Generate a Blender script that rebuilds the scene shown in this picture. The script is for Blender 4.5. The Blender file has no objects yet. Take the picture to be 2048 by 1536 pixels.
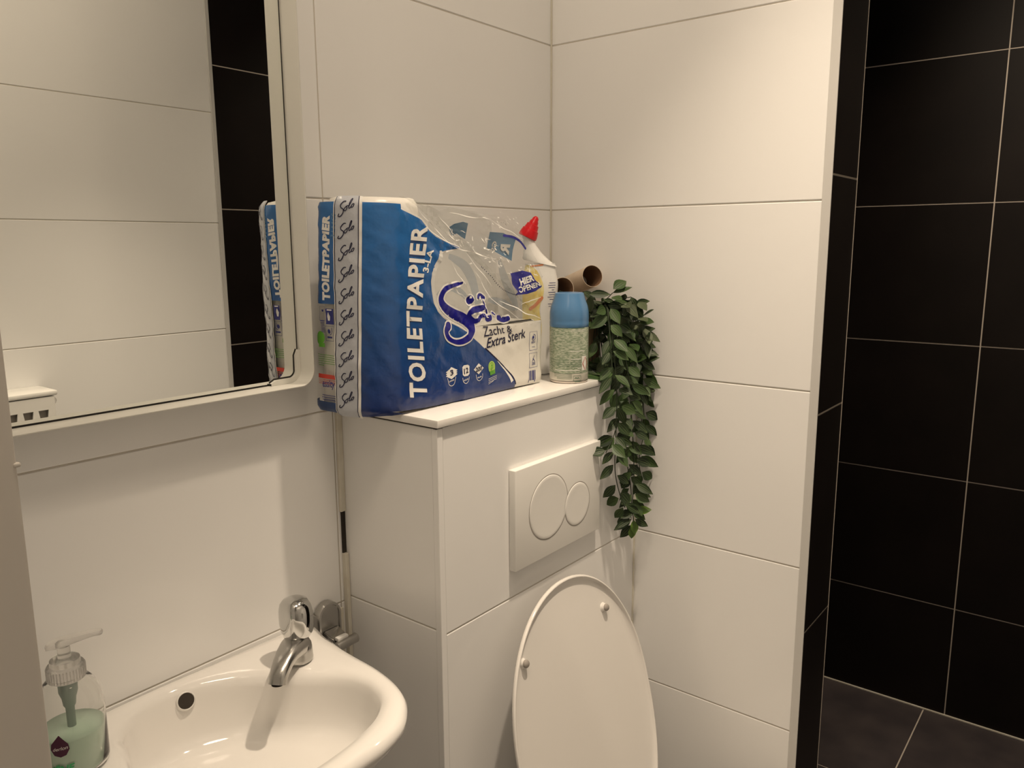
import bpy, bmesh, math, random
from mathutils import Vector, Matrix, noise
random.seed(7)
S = bpy.context.scene
COL = S.collection
# ---------------------------------------------------------------- camera, world, lights, exposure
def setup_view():
    yaw, pit, rol = math.radians(38.2388), math.radians(-10.0081), math.radians(-0.335)
    fw = Vector((math.cos(pit)*math.cos(yaw), math.cos(pit)*math.sin(yaw), math.sin(pit)))
    ri = Vector((math.sin(yaw), -math.cos(yaw), 0)); up = ri.cross(fw)
    r2 = ri*math.cos(rol)+up*math.sin(rol); u2 = -ri*math.sin(rol)+up*math.cos(rol)
    cd = bpy.data.cameras.new('camera'); cam = bpy.data.objects.new('camera', cd); COL.objects.link(cam)
    m = Matrix((r2, u2, -fw)).transposed().to_4x4(); m.translation = Vector((-1.3172, -0.935, 1.4482))
    cam.matrix_world = m
    cd.sensor_width = 36; cd.lens = 1579.3/2048*36; cd.clip_start = .01
    S.camera = cam
    w = bpy.data.worlds.new('world'); S.world = w; w.use_nodes = True
    w.node_tree.nodes['Background'].inputs[0].default_value = (1, .86, .7, 1)
    w.node_tree.nodes['Background'].inputs[1].default_value = .05
    S.view_settings.view_transform = 'Standard'; S.view_settings.look = 'None'
    S.view_settings.gamma = 1; S.view_settings.use_curve_mapping = False
    S.view_settings.exposure = -0.08
setup_view()
LAMP = Vector((-.38, -.61, 2.585))
def lamp_or_fill(loc, radius, power, cone, color=(1, .82, .62), blend=1.0):
    ld = bpy.data.lights.new('lamp_or_fill', 'SPOT'); ld.shadow_soft_size = radius; ld.energy = power; ld.color = color
    ld.spot_size = math.radians(cone); ld.spot_blend = blend
    o = bpy.data.objects.new('lamp_or_fill', ld); COL.objects.link(o); o.location = loc
    return o
lamp_or_fill(LAMP, .028, 112, 67)
lamp_or_fill(Vector((-1.95, -1.0, 2.56)), .22, 22, 170)  # soft hallway fill, added to raise the ambient light
lamp_or_fill(Vector((-.97, -.66, 2.57)), .14, 27, 172, blend=.15)  # wide fill added to brighten the upper left; no fitting modelled
lamp_or_fill(Vector((.75, -.85, 2.585)), .03, 85, 110)  # fill added to lift the black shower tiles and floor

# ---------------------------------------------------------------- materials
def mat(name, col, rough=.5, metal=0, spec=.5, coat=0, trans=0, ior=1.45, bump=None, noisecol=None, alpha=1, sheen=0, sss=0):
    m = bpy.data.materials.new(name); m.use_nodes = True; nt = m.node_tree; b = nt.nodes['Principled BSDF']
    b.inputs['Base Color'].default_value = (*col, 1); b.inputs['Roughness'].default_value = rough
    b.inputs['Metallic'].default_value = metal; b.inputs['Specular IOR Level'].default_value = spec
    b.inputs['Coat Weight'].default_value = coat; b.inputs['Transmission Weight'].default_value = trans
    b.inputs['IOR'].default_value = ior; b.inputs['Alpha'].default_value = alpha
    if sss: b.inputs['Subsurface Weight'].default_value = sss
    if bump or noisecol:
        tc = nt.nodes.new('ShaderNodeTexCoord')
    if bump:
        sc, st = bump[:2]; n = nt.nodes.new('ShaderNodeTexNoise'); n.inputs['Scale'].default_value = sc
        n.inputs['Detail'].default_value = bump[2] if len(bump) > 2 else 3
        bp = nt.nodes.new('ShaderNodeBump'); bp.inputs['Strength'].default_value = st; bp.inputs['Distance'].default_value = .004
        nt.links.new(tc.outputs['Object'], n.inputs['Vector']); nt.links.new(n.outputs['Fac'], bp.inputs['Height'])
        nt.links.new(bp.outputs['Normal'], b.inputs['Normal'])
    if noisecol:
        sc, c2, lo, hi = noisecol
        n = nt.nodes.new('ShaderNodeTexNoise'); n.inputs['Scale'].default_value = sc; n.inputs['Detail'].default_value = 4
        r = nt.nodes.new('ShaderNodeValToRGB'); r.color_ramp.elements[0].position = lo; r.color_ramp.elements[1].position = hi
        r.color_ramp.elements[0].color = (*col, 1); r.color_ramp.elements[1].color = (*c2, 1)
        nt.links.new(tc.outputs['Object'], n.inputs['Vector']); nt.links.new(n.outputs['Fac'], r.inputs['Fac'])
        nt.links.new(r.outputs['Color'], b.inputs['Base Color'])
    return m
M = {}
M['tile'] = mat('white_glazed_tile', (.87, .865, .855), .14, spec=.4, bump=(3.0, .06, 1))
M['grout'] = mat('light_grout', (.56, .52, .46), .85)
M['dark'] = mat('black_tile', (.0075, .0055, .005), .42, spec=.3, noisecol=(6, (.011, .008, .007), .35, .7))
M['dgrout'] = mat('grey_grout', (.56, .50, .43), .85)
M['slate'] = mat('slate_floor_tile', (.05, .042, .045), .45, spec=.4, noisecol=(9, (.075, .062, .062), .35, .7))
M['trim'] = mat('aluminium_trim', (.58, .57, .55), .4, metal=0)
M['paint'] = mat('white_paint', (.86, .85, .83), .6)
M['jamb'] = mat('jamb_paint', (.66, .62, .57), .5)
M['silicone'] = mat('aged_silicone', (.66, .62, .52), .5, noisecol=(25, (.72, .69, .6), .4, .6))
M['gap'] = mat('dark_gap', (.03, .024, .018), .9)
M['frame'] = mat('frame_steel_enamel', (.72, .71, .66), .4)
M['mirror'] = mat('mirror_glass', (.93, .94, .91), .004, metal=1)
M['seal'] = mat('dark_seal', (.02, .018, .015), .7)
M['ceramic'] = mat('white_ceramic', (.83, .81, .78), .07, spec=.5, coat=.3)
M['plastic'] = mat('white_plastic', (.80, .79, .76), .25)
M['lid'] = mat('lid_plastic', (.80, .775, .74), .12, spec=.5)
M['chrome'] = mat('chrome', (.62, .62, .61), .07, metal=1)
M['satin'] = mat('satin_chrome', (.5, .49, .47), .24, metal=1)
M['steel'] = mat('brushed_steel', (.55, .5, .45), .3, metal=1)
M['hole'] = mat('dark_hole', (.035, .027, .02), .6)
M['rubber'] = mat('grey_rubber', (.34, .31, .28), .6)
M['emit'] = bpy.data.materials.new('lamp_glow'); M['emit'].use_nodes = True
_b = M['emit'].node_tree.nodes['Principled BSDF']; _b.inputs['Emission Color'].default_value = (1, .85, .66, 1); _b.inputs['Emission Strength'].default_value = 6

# ---------------------------------------------------------------- helpers
def link(name, bm, m, parent=None, smooth=False, angle=None):
    me = bpy.data.meshes.new(name)
    if smooth:
        for f in bm.faces: f.smooth = True
    bm.to_mesh(me); bm.free()
    for x in (m if isinstance(m, (list, tuple)) else [m]): me.materials.append(x)
    if smooth and angle: me.set_sharp_from_angle(angle=math.radians(angle))
    o = bpy.data.objects.new(name, me); COL.objects.link(o)
    if parent is not None: o.parent = parent
    return o
def thing(name, label, cat, group=None, loc=(0, 0, 0)):
    o = bpy.data.objects.new(name, None); COL.objects.link(o); o.location = loc; o.empty_display_size = .02
    return tag(o, label, cat, group)
def tag(o, label, cat, group=None):
    o['label'] = label; o['category'] = cat
    if group: o['group'] = group
    return o
def struct(o, label=None):
    o['kind'] = 'structure'
    if label: o['label'] = label
    return o
def box(bm, a, b, bev=0, seg=2, mi=0):
    x0, y0, z0 = [min(p, q) for p, q in zip(a, b)]; x1, y1, z1 = [max(p, q) for p, q in zip(a, b)]
    vs = [bm.verts.new(p) for p in [(x0,y0,z0),(x1,y0,z0),(x1,y1,z0),(x0,y1,z0),(x0,y0,z1),(x1,y0,z1),(x1,y1,z1),(x0,y1,z1)]]
    fs = [bm.faces.new([vs[i] for i in q]) for q in [(0,3,2,1),(4,5,6,7),(0,1,5,4),(1,2,6,5),(2,3,7,6),(3,0,4,7)]]
    for f in fs: f.material_index = mi
    if bev:
        es = list({e for f in fs for e in f.edges})
        r = bmesh.ops.bevel(bm, geom=es, offset=bev, segments=seg, affect='EDGES', profile=.5)
        for f in r['faces']: f.material_index = mi
    return fs
def loft(bm, loops, close=True, cap0=False, cap1=False, mi=0):
    rs = [[bm.verts.new(p) for p in l] for l in loops]; n = len(rs[0])
    for a, b in zip(rs, rs[1:]):
        for i in range(n if close else n-1):
            f = bm.faces.new((a[i], a[(i+1) % n], b[(i+1) % n], b[i])); f.material_index = mi
    if cap0: bm.faces.new(rs[0][::-1]).material_index = mi
    if cap1: bm.faces.new(rs[-1]).material_index = mi
    return rs
def lathe(bm, prof, c=(0, 0, 0), n=40, axis=None, cap0=True, cap1=True, sx=1, sy=1, mi=0):
    R = Matrix.Identity(3) if axis is None else Vector(axis).to_track_quat('Z', 'Y').to_matrix()
    c = Vector(c)
    loops = [[c + R @ Vector((r*sx*math.cos(2*math.pi*i/n), r*sy*math.sin(2*math.pi*i/n), z)) for i in range(n)] for r, z in prof]
    return loft(bm, loops, True, cap0, cap1, mi)
def tube(bm, pts, rad, n=12, cap=True, mi=0):
    pts = [Vector(p) for p in pts]; loops = []
    rad = rad if isinstance(rad, (list, tuple)) else [rad]*len(pts)
    nrm = None
    for i, p in enumerate(pts):
        t = (pts[min(i+1, len(pts)-1)]-pts[max(i-1, 0)]).normalized()
        if nrm is None: nrm = t.orthogonal().normalized()
        nrm = (nrm - t*nrm.dot(t)).normalized(); b = t.cross(nrm)
        loops.append([p+(nrm*math.cos(2*math.pi*k/n)+b*math.sin(2*math.pi*k/n))*rad[i] for k in range(n)])
    return loft(bm, loops, True, cap, cap, mi)
def cr(pts, k=6, closed=False):
    P = [Vector(p) for p in pts]; out = []; n = len(P)
    rng = range(n) if closed else range(n-1)
    for i in rng:
        if closed: p0, p1, p2, p3 = P[i-1], P[i], P[(i+1) % n], P[(i+2) % n]
        else: p0, p1, p2, p3 = P[max(i-1, 0)], P[i], P[i+1], P[min(i+2, n-1)]
        for j in range(k):
            t = j/k
            out.append(.5*((2*p1)+(p2-p0)*t+(2*p0-5*p1+4*p2-p3)*t*t+(3*p1-p0-3*p2+p3)*t**3))
    if not closed: out.append(P[-1])
    return out

# 2D decoration layers: polygons, ribbons and lettering, mapped on a surface by a function
def text_mesh(body, bold=0.0, shear=0.0, spacing=1.0):
    cu = bpy.data.curves.new('t', 'FONT'); cu.body = body; cu.size = 1; cu.offset = bold; cu.shear = shear
    cu.space_character = spacing; cu.resolution_u = 3
    o = bpy.data.objects.new('t', cu); COL.objects.link(o); bpy.context.view_layer.update()
    dg = bpy.context.evaluated_depsgraph_get(); me = o.evaluated_get(dg).to_mesh()
    vs = [(v.co.x, v.co.y) for v in me.vertices]; fs = [tuple(p.vertices) for p in me.polygons]
    o.evaluated_get(dg).to_mesh_clear(); bpy.data.objects.remove(o); bpy.data.curves.remove(cu)
    return vs, fs
class Dec:
    def __init__(s): s.bm = bmesh.new()
    def poly(s, pts, smooth=0):
        if smooth: pts = cr(pts, smooth, True)
        f = s.bm.faces.new([s.bm.verts.new((p[0], p[1], 0)) for p in pts])
        bmesh.ops.triangulate(s.bm, faces=[f]); return s
    def ribbon(s, pts, w, closed=False, k=6, caps=True):
        P = cr([(p[0], p[1]) for p in pts], k, closed) if k > 1 else [Vector((p[0], p[1])) for p in pts]; n = len(P); vs = []
        for i, p in enumerate(P):
            a = P[(i-1) % n] if closed else P[max(i-1, 0)]; b = P[(i+1) % n] if closed else P[min(i+1, n-1)]
            t = (b-a); t = t.normalized() if t.length > 1e-9 else Vector((1, 0)); q = Vector((-t.y, t.x))
            ww = w(i/(n-1)) if callable(w) else w
            vs.append((s.bm.verts.new((*(p+q*ww/2), 0)), s.bm.verts.new((*(p-q*ww/2), 0))))
        for i in range(n if closed else n-1):
            a, b = vs[i], vs[(i+1) % n]; s.bm.faces.new((a[0], a[1], b[1], b[0]))
        if caps and not closed:
            for e, (i, j) in ((0, (0, 1)), (1, (n-1, n-2))):
                c = P[i]; ww = w(float(e)) if callable(w) else w
                s.disc(c, ww/2, 10)
        return s
    def disc(s, c, r, n=24, ry=None):
        ry = ry or r
        s.bm.faces.new([s.bm.verts.new((c[0]+r*math.cos(2*math.pi*i/n), c[1]+ry*math.sin(2*math.pi*i/n), 0)) for i in range(n)]); return s
    def rect(s, a, b): return s.poly([(a[0], a[1]), (b[0], a[1]), (b[0], b[1]), (a[0], b[1])])
    def frame(s, a, b, w): return s.ribbon([(a[0], a[1]), (b[0], a[1]), (b[0], b[1]), (a[0], b[1]), (a[0], a[1]-w/2)], w, k=1, caps=False)
    def text(s, body, quad, bold=.02, shear=0, spacing=1.0, warp=None):
        vs, fs = text_mesh(body, bold, shear, spacing)
        if not vs: return s
        x0 = min(v[0] for v in vs); x1 = max(v[0] for v in vs); y0 = min(v[1] for v in vs); y1 = max(v[1] for v in vs)
        A, B, C_, D = [Vector(q[:2]) for q in quad]   # bottom-left, bottom-right, top-right, top-left of the lettering
        nv = []
        for v in vs:
            a = (v[0]-x0)/(x1-x0); b = (v[1]-y0)/(y1-y0)
            p = A*(1-a)*(1-b)+B*a*(1-b)+C_*a*b+D*(1-a)*b+Vector((warp(a, b) if warp else 0, 0)); nv.append(s.bm.verts.new((p.x, p.y, 0)))
        for f in fs:
            try: s.bm.faces.new([nv[i] for i in f])
            except ValueError: pass
        return s
    def build(s, name, m, fn, off, parent=None, step=.008, smooth=True):
        bm = s.bm
        if step:
            for ax in (0, 1):
                lo = min(v.co[ax] for v in bm.verts); hi = max(v.co[ax] for v in bm.verts)
                k = math.floor(lo/step)+1
                while k*step < hi:
                    co = [0, 0, 0]; no = [0, 0, 0]; co[ax] = k*step; no[ax] = 1
                    bmesh.ops.bisect_plane(bm, geom=bm.verts[:]+bm.edges[:]+bm.faces[:], plane_co=co, plane_no=no, dist=1e-7); k += 1
        for v in bm.verts: v.co = fn(v.co.x, v.co.y, off)
        return link(name, bm, m, parent, smooth)
def grid_sheet(u0, u1, z0, z1, nu, nz, fn, off=0, keep=None, bm=None):
    bm = bm or bmesh.new(); V = {}
    for i in range(nu+1):
        for j in range(nz+1):
            u = u0+(u1-u0)*i/nu; z = z0+(z1-z0)*j/nz
            V[i, j] = (bm.verts.new(fn(u, z, off)), u, z)
    for i in range(nu):
        for j in range(nz):
            if keep is None or keep((V[i, j][1]+V[i+1, j][1])/2, (V[i, j][2]+V[i, j+1][2])/2):
                bm.faces.new((V[i, j][0], V[i+1, j][0], V[i+1, j+1][0], V[i, j+1][0]))
    for v in [v for v in bm.verts if not v.link_faces]: bm.verts.remove(v)
    return bm

# ---------------------------------------------------------------- the room
ZJ = [2.4453, 2.1352, 1.8251, 1.5150, 1.2048, .8947, .5846, .2744]     # joints of the white tiles
ZD = [1.9572-.4013*k for k in range(-1, 5)]                            # joints of the black tiles
H = 2.6
def tiled(bm, axis, val, nrm, u0, u1, z0, z1, uj, zj, gap=.0022, t=.006, bev=.0012, depth=.02):
    """tiles on a wall plane: axis 0 -> x=val, u=y; axis 1 -> y=val, u=x; nrm = sign of the outward normal; slot 0 tile, slot 1 grout"""
    def P(u, z, d): return (val-nrm*d, u, z) if axis == 0 else (u, val-nrm*d, z)
    box(bm, P(u0, z0, depth), P(u1, z1, .0012), mi=1)
    us = [u0]+sorted(u for u in uj if u0+.004 < u < u1-.004)+[u1]; zs = [z0]+sorted(z for z in zj if z0+.004 < z < z1-.004)+[z1]
    for i in range(len(us)-1):
        for j in range(len(zs)-1):
            a0 = us[i]+(gap/2 if i else 0); a1 = us[i+1]-(gap/2 if i < len(us)-2 else 0)
            b0 = zs[j]+(gap/2 if j else 0); b1 = zs[j+1]-(gap/2 if j < len(zs)-2 else 0)
            if a1-a0 > .005 and b1-b0 > .005: box(bm, P(a0, b0, t), P(a1, b1, 0), bev, 2, 0)
W = [M['tile'], M['grout']]; DK = [M['dark'], M['dgrout']]
bm = bmesh.new(); tiled(bm, 1, 0, -1, -1.20, 0, 0, H, [-.568, -1.168], ZJ); struct(link('wall_back', bm, W))
bm = bmesh.new(); tiled(bm, 0, 0, -1, -.527, 0, 0, H, [], ZJ); struct(link('wall_right', bm, W))
bm = bmesh.new(); tiled(bm, 1, -.539, -1, .0018, .1449, 0, H, [], [1.5555-.3908*k for k in range(-2, 5)], gap=.0035, bev=.0005)
struct(link('wall_partition_end', bm, DK))
bm = bmesh.new(); tiled(bm, 0, .1449, 1, -.519, 0, 0, H, [-.2], ZD, gap=.0035, bev=.0005)
box(bm, (.02, -.519, 0), (.125, 0, H), mi=1); struct(link('wall_partition_shower_side', bm, DK))
bm = bmesh.new(); tiled(bm, 0, 1.266, -1, -1.223, 0, 0, H, [-.6012, -.2, -1.0], ZD, gap=.0035, bev=.0005); struct(link('wall_shower', bm, DK))
bm = bmesh.new(); tiled(bm, 1, 0, -1, .1449, 1.266, 0, H, [.545, .945], ZD, gap=.0035, bev=.0005); struct(link('wall_shower_back', bm, DK))
bm = bmesh.new(); tiled(bm, 1, -1.223, 1, -1.20, .008, 0, H, [-.6], ZJ); struct(link('wall_front', bm, W))
bm = bmesh.new(); tiled(bm, 1, -1.223, 1, .02, 1.266, 0, H, [.42, .82], ZD, gap=.0035, bev=.0005); struct(link('wall_shower_front', bm, DK))
bm = bmesh.new(); box(bm, (-.0012, -.541, 0), (.0015, -.5268, H), .0005); struct(link('trim_1', bm, M['trim']), 'grey metal corner strip between white wall and black wall end')
bm = bmesh.new(); box(bm, (.008, -1.24, 0), (.020, -1.2205, H), .001); struct(link('trim_2', bm, M['trim']), 'metal strip between white and black tiles seen in the mirror')
bm = bmesh.new(); tiled(bm, 0, -1.1929, 1, -.56, -.0, 0, H, [], ZJ); box(bm, (-1.33, -.56, 0), (-1.21, 0, H)); box(bm, (-1.33, -1.243, 2.47), (-1.21, -.56, H))
struct(link('wall_left', bm, W))
bm = bmesh.new(); box(bm, (-1.335, -.572, 0), (-1.1929, -.56, 2.47), .003); box(bm, (-1.335, -1.243, 2.458), (-1.1929, -.572, 2.47), .002)
box(bm, (-1.195, -.5722, 1.3568), (-1.1920, -.569, 1.3588), .0007)
struct(link('door_1', bm, M['jamb'], smooth=True, angle=40), 'beige painted door frame edge at the left of the view')
bm = bmesh.new(); box(bm, (-2.5, -2.2, 2.6), (1.3, .1, 2.65)); struct(link('ceiling', bm, M['paint']))
bm = bmesh.new()
box(bm, (-2.5, -2.2, -.03), (1.3, .1, -.0012), mi=1)
fx = [-2.5]+[.79-.4*k for k in range(8, -1, -1)]+[1.266]; fy = [-2.2, -2.143, -1.743, -1.343, -.943, -.543, -.143, .0]
for i in range(len(fx)-1):
    for j in range(len(fy)-1): box(bm, (fx[i]+.0018, fy[j]+.0018, -.02), (fx[i+1]-.0018, fy[j+1]-.0018, 0), .0006, 1, 0)
struct(link('floor', bm, [M['slate'], M['dgrout']]))
bm = bmesh.new(); box(bm, (-2.5, -2.2, 0), (-2.45, .1, H)); box(bm, (-2.45, .0, 0), (-1.33, .05, H)); box(bm, (-2.45, -2.2, 0), (-1.2, -2.15, H)); box(bm, (-1.33, -2.15, 0), (-1.21, -1.243, H))
struct(link('wall_hallway', bm, M['paint']))
# corner joints
bm = bmesh.new(); box(bm, (-.0055, -.0015, 1.2156), (-.0, .0, H), .0008); struct(link('trim_3', bm, M['silicone']), 'thin sealant line in the corner of the white walls')

bm = bmesh.new(); box(bm, (.1441, -.5396, 0), (.1455, -.538, H)); struct(link('trim_9', bm, M['dgrout']), 'thin grey grout line on the outer corner of the black wall end')
bm = bmesh.new(); box(bm, (1.261, -1.22, 0), (1.2662, 0, .005), .001); struct(link('trim_8', bm, M['silicone']), 'pale sealant line between shower floor and black wall')
# ---------------------------------------------------------------- cistern box with worktop
WB, DB = -.5555, -.2038
bm = bmesh.new()
tiled(bm, 1, DB, -1, WB+.011, -.003, 0, 1.2015, [], ZJ)
tiled(bm, 0, WB, -1, DB+.010, -.001, 0, 1.2000, [], [z+.008 for z in ZJ])
box(bm, (WB+.02, DB+.02, 0), (-.001, -.002, 1.2), mi=1)
struct(link('wall_cistern_box', bm, W), 'white tiled cistern box standing against the back wall')
bm = bmesh.new(); box(bm, (WB-.0015, DB-.0015, 0), (WB+.0098, DB+.0095, 1.2005), .0012); struct(link('trim_4', bm, M['tile']), 'white corner profile of the cistern box')
bm = bmesh.new(); box(bm, (-.0055, DB-.002, 0), (-.0005, DB+.004, .972), .001); box(bm, (-.005, DB-.001, .972), (-.0005, DB+.004, 1.2), .001)
struct(link('trim_5', bm, M['silicone']), 'sealant line between cistern box and right wall')
bm = bmesh.new(); box(bm, (-.5655, -.006, 1.043), (-.5555, .0, 1.2), .001); box(bm, (-.5632, -.009, .80), (-.5562, .0, .975), .001)
box(bm, (-.5730, -.0035, .3), (-.5672, .0, .887), .001)
struct(link('trim_6', bm, M['silicone']), 'cream filler strips between the back wall and the cistern box')
bm = bmesh.new(); box(bm, (-.5625, -.003, .90), (-.5560, .0005, 1.05)); struct(link('trim_7', bm, M['gap']), 'dark open joint beside the cistern box')
tp = thing('shelf_top', 'white glossy slab covering the top of the tiled cistern box', 'shelf')
bm = bmesh.new(); box(bm, (-.5605, -.2098, 1.2028), (-.0008, -.0008, 1.2140), .0012, 2); link('slab', bm, M['ceramic'], tp, True, 40)
bm = bmesh.new()
pts = cr([(-.5590, 0), (-.556, .0006), (-.54, 0), (-.52, .0009), (-.50, .0002), (-.47, .0006), (-.44, 0), (-.40, .0004), (-.30, 0), (-.05, 0)], 3)
for a, b in zip(pts, pts[1:]):
    box(bm, (a.x, -.2045, 1.2008+a.y), (b.x, -.200, 1.2029))
box(bm, (-.5570, -.2045, 1.2006), (-.5545, -.004, 1.2029))
link('underside_joint', bm, M['gap'], tp)

# ---------------------------------------------------------------- flush plate
fp = thing('flush_plate', 'white rectangular flush plate with a large and a small round button', 'flush plate')
PX0, PZ1 = -.3991, 1.1067; yf = DB-.013
c1 = (-.3100, 1.0262, .0535); c2 = (-.2262, 1.0090, .0375)
bm = bmesh.new(); box(bm, (PX0, yf, PZ1-.164), (PX0+.246, DB-.0001, PZ1), .0012, 3); link('cover', bm, M['plastic'], fp, True, 40)
def ring_arc(c, o):
    pts = []
    for i in range(120):
        a = 2*math.pi*i/120; p = (c[0]+c[2]*math.cos(a), c[1]+c[2]*math.sin(a))
        pts.append((p, math.hypot(p[0]-o[0], p[1]-o[1]) > o[2]-.0001))
    return pts
d1 = math.hypot(c1[0]-c2[0], c1[1]-c2[1])
for nm, c, o, cut in (('large_button', c1, c2, True), ('small_button', c2, c1, False)):
    bm = bmesh.new(); loops = []
    for rr, dd in ((0, .0), (-.0006, .0009), (-.0030, .0009), (-.006, .0006), (-.03, .0004)):
        pass
    pr = [(c[2]-.0002, .0), (c[2]-.0005, .0006), (c[2]-.0016, .0011), (c[2]-.006, .0009), (c[2]*.5, .0008)]
    for r, dep in pr:
        loop = []
        for i in range(96):
            a = 2*math.pi*i/96; x = c[0]+r*math.cos(a); z = c[1]+r*math.sin(a)
            if cut:
                dx, dz = x-o[0], z-o[1]; dist = math.hypot(dx, dz)
                lim = o[2]+(c[2]-r)
                if dist < lim: x = o[0]+dx/dist*lim; z = o[1]+dz/dist*lim
            loop.append((x, yf-dep, z))
        loops.append(loop)
    loft(bm, loops, True, False, True); link(nm, bm, M['plastic'], fp, True, 50)
bm = bmesh.new()
for c, o, cut in ((c1, c2, True), (c2, c1, False)):
    n = 120; prev = None
    for i in range(n+1):
        a = 2*math.pi*i/n
        p = Vector((c[0]+c[2]*math.cos(a), 0, c[1]+c[2]*math.sin(a))); q = Vector((c[0]+(c[2]+.0013)*math.cos(a), 0, c[1]+(c[2]+.0013)*math.sin(a)))
        ok = (not cut) or math.hypot(p.x-o[0], p.z-o[1]) > o[2]
        cur = (p, q) if ok else None
        if prev and cur:
            bm.faces.new([bm.verts.new((v.x, yf-.0002, v.z)) for v in (prev[0], prev[1], cur[1], cur[0])])
        prev = cur
link('button_groove', bm, M['rubber'], fp)

# ---------------------------------------------------------------- mirror with deep frame
mi_ = thing('wall_mirror', 'wall mirror in a deep cream metal tray frame above the washbasin', 'mirror')
X1, X0, Z0, Z1m, R_ = -.632, -1.17, 1.2565, 1.98, .022
def rrect(x0, x1, z0, z1, r, y, n=8):
    out = []
    for cx, cz, a0 in ((x1-r, z0+r, -90), (x1-r, z1-r, 0), (x0+r, z1-r, 90), (x0+r, z0+r, 180)):
        for i in range(n+1):
            a = math.radians(a0+90*i/n); out.append((cx+r*math.cos(a), y, cz+r*math.sin(a)))
    return out
bm = bmesh.new()
loft(bm, [rrect(X0, X1, Z0, Z1m, R_, -.0005), rrect(X0, X1, Z0, Z1m, R_, -.0445), rrect(X0+.0005, X1-.0005, Z0+.0005, Z1m-.0005, R_, -.045),
          rrect(X0+.0015, X1-.0015, Z0+.0015, Z1m-.0015, R_-.001, -.045), rrect(X0+.002, X1-.002, Z0+.002, Z1m-.002, R_-.002, -.0445),
          rrect(X0+.002, X1-.002, Z0+.002, Z1m-.002, R_-.002, -.009)], True, True, True)
link('frame', bm, M['frame'], mi_, True, 45)
bm = bmesh.new(); box(bm, (X0+.0045, -.0115, Z0+.0045), (X1-.0045, -.0092, Z1m-.0045)); link('mirror_glass', bm, M['mirror'], mi_)
bm = bmesh.new(); g = .0026
for a, b in (((X0+.002, Z0+.002), (X1-.002, Z0+.002+g)), ((X0+.002, Z1m-.002-g), (X1-.002, Z1m-.002)), ((X0+.002, Z0+.002), (X0+.002+g, Z1m-.002)), ((X1-.002-g, Z0+.002), (X1-.002, Z1m-.002))):
    box(bm, (a[0], -.0105, a[1]), (b[0], -.0088, b[1]))
link('edge_seal', bm, M['seal'], mi_)
for zz, s in ((Z0, 1), (Z1m, -1)):                                       # plastic corner clips
    bm = bmesh.new(); pin = []; pout = []
    xa, za = X1-.0022, zz+s*.0022
    for i in range(9):
        a = math.radians(90*i/8); r = .018
        pout.append((xa-r+r*math.sin(a), za+s*(r-r*math.cos(a)))); r2 = .011; pin.append((xa-.007-r2+r2*math.sin(a), za+s*(.007+r2-r2*math.cos(a))))
    pout = [(xa-.050, za)]+pout+[(xa, za+s*.046)]; pin = [(xa-.050, za+s*.003), (xa-.042, za+s*.007)]+pin[1:-1]+[(xa-.007, za+s*.038), (xa-.003, za+s*.046)]
    loft(bm, [[(p[0], -.009, p[1]) for p in pout], [(p[0], -.0165, p[1]) for p in pout], [(p[0], -.0165, p[1]) for p in pin], [(p[0], -.009, p[1]) for p in pin]], False)
    link('corner_clip', bm, M['frame'], mi_, True, 40)
    bm = bmesh.new(); n_ = len(pin); ex = []
    for k in range(n_):
        a, b = pin[max(k-1, 0)], pin[min(k+1, n_-1)]; dx, dz = b[0]-a[0], b[1]-a[1]; L_ = math.hypot(dx, dz) or 1; ex.append((pin[k][0]-dz*s/L_*.0022, pin[k][1]+dx*s/L_*.0022))
    loft(bm, [[(p[0], -.0118, p[1]) for p in pin], [(p[0], -.0118, p[1]) for p in ex]], False); link('clip_gap', bm, M['seal'], mi_)

# ---------------------------------------------------------------- washbasin
RIM = .895
outer = [(-1.075, -.0012), (-1.072, -.06), (-1.065, -.13), (-1.058, -.19), (-1.042, -.247), (-1.020, -.280), (-.985, -.303), (-.945, -.315), (-.86, -.322),
         (-.8075, -.320), (-.769, -.3175), (-.730, -.3055), (-.698, -.279), (-.679, -.247), (-.6657, -.195), (-.6585, -.1276), (-.648, -.06), (-.643, -.0012), (-.75, -.0012), (-.86, -.0012), (-.97, -.0012)]
inner = [(-.945, -.058), (-.953, -.09), (-.968, -.13), (-.995, -.175), (-1.004, -.225), (-.990, -.256), (-.960, -.272), (-.925, -.281), (-.86, -.288),
         (-.8175, -.287), (-.779, -.281), (-.745, -.270), (-.716, -.250), (-.703, -.226), (-.6995, -.195), (-.711, -.160), (-.738, -.125), (-.765, -.090), (-.795, -.058), (-.86, -.030), (-.92, -.036)]
oc = cr([(x, y, 0) for x, y in outer], 5, True); ic = cr([(x, y, 0) for x, y in inner], 5, True)
for p in oc: p.y = min(p.y, -.0012)
BC = Vector((-.862, -.130, 0))
def mix(l1, l2, t, z): return [Vector((a.x*(1-t)+b.x*t, a.y*(1-t)+b.y*t, z)) for a, b in zip(l1, l2)]
def scl(l, s, z, c=BC): return [Vector((c.x+(p.x-c.x)*s, c.y+(p.y-c.y)*s, z)) for p in l]
def sclf(l, s, z):   # shrink the underside towards the wall
    return [Vector((-.86+(p.x+.86)*s, min(-.0012, p.y*s), z)) for p in l]
circ = [Vector((BC.x+.021*math.cos(a), BC.y+.021*math.sin(a), 0)) for a in [math.atan2(p.y-BC.y, p.x-BC.x) for p in ic]]
def mixc(t, z): return [Vector((a.x*(1-t)+b.x*t, a.y*(1-t)+b.y*t, z)) for a, b in zip(ic, circ)]
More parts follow.
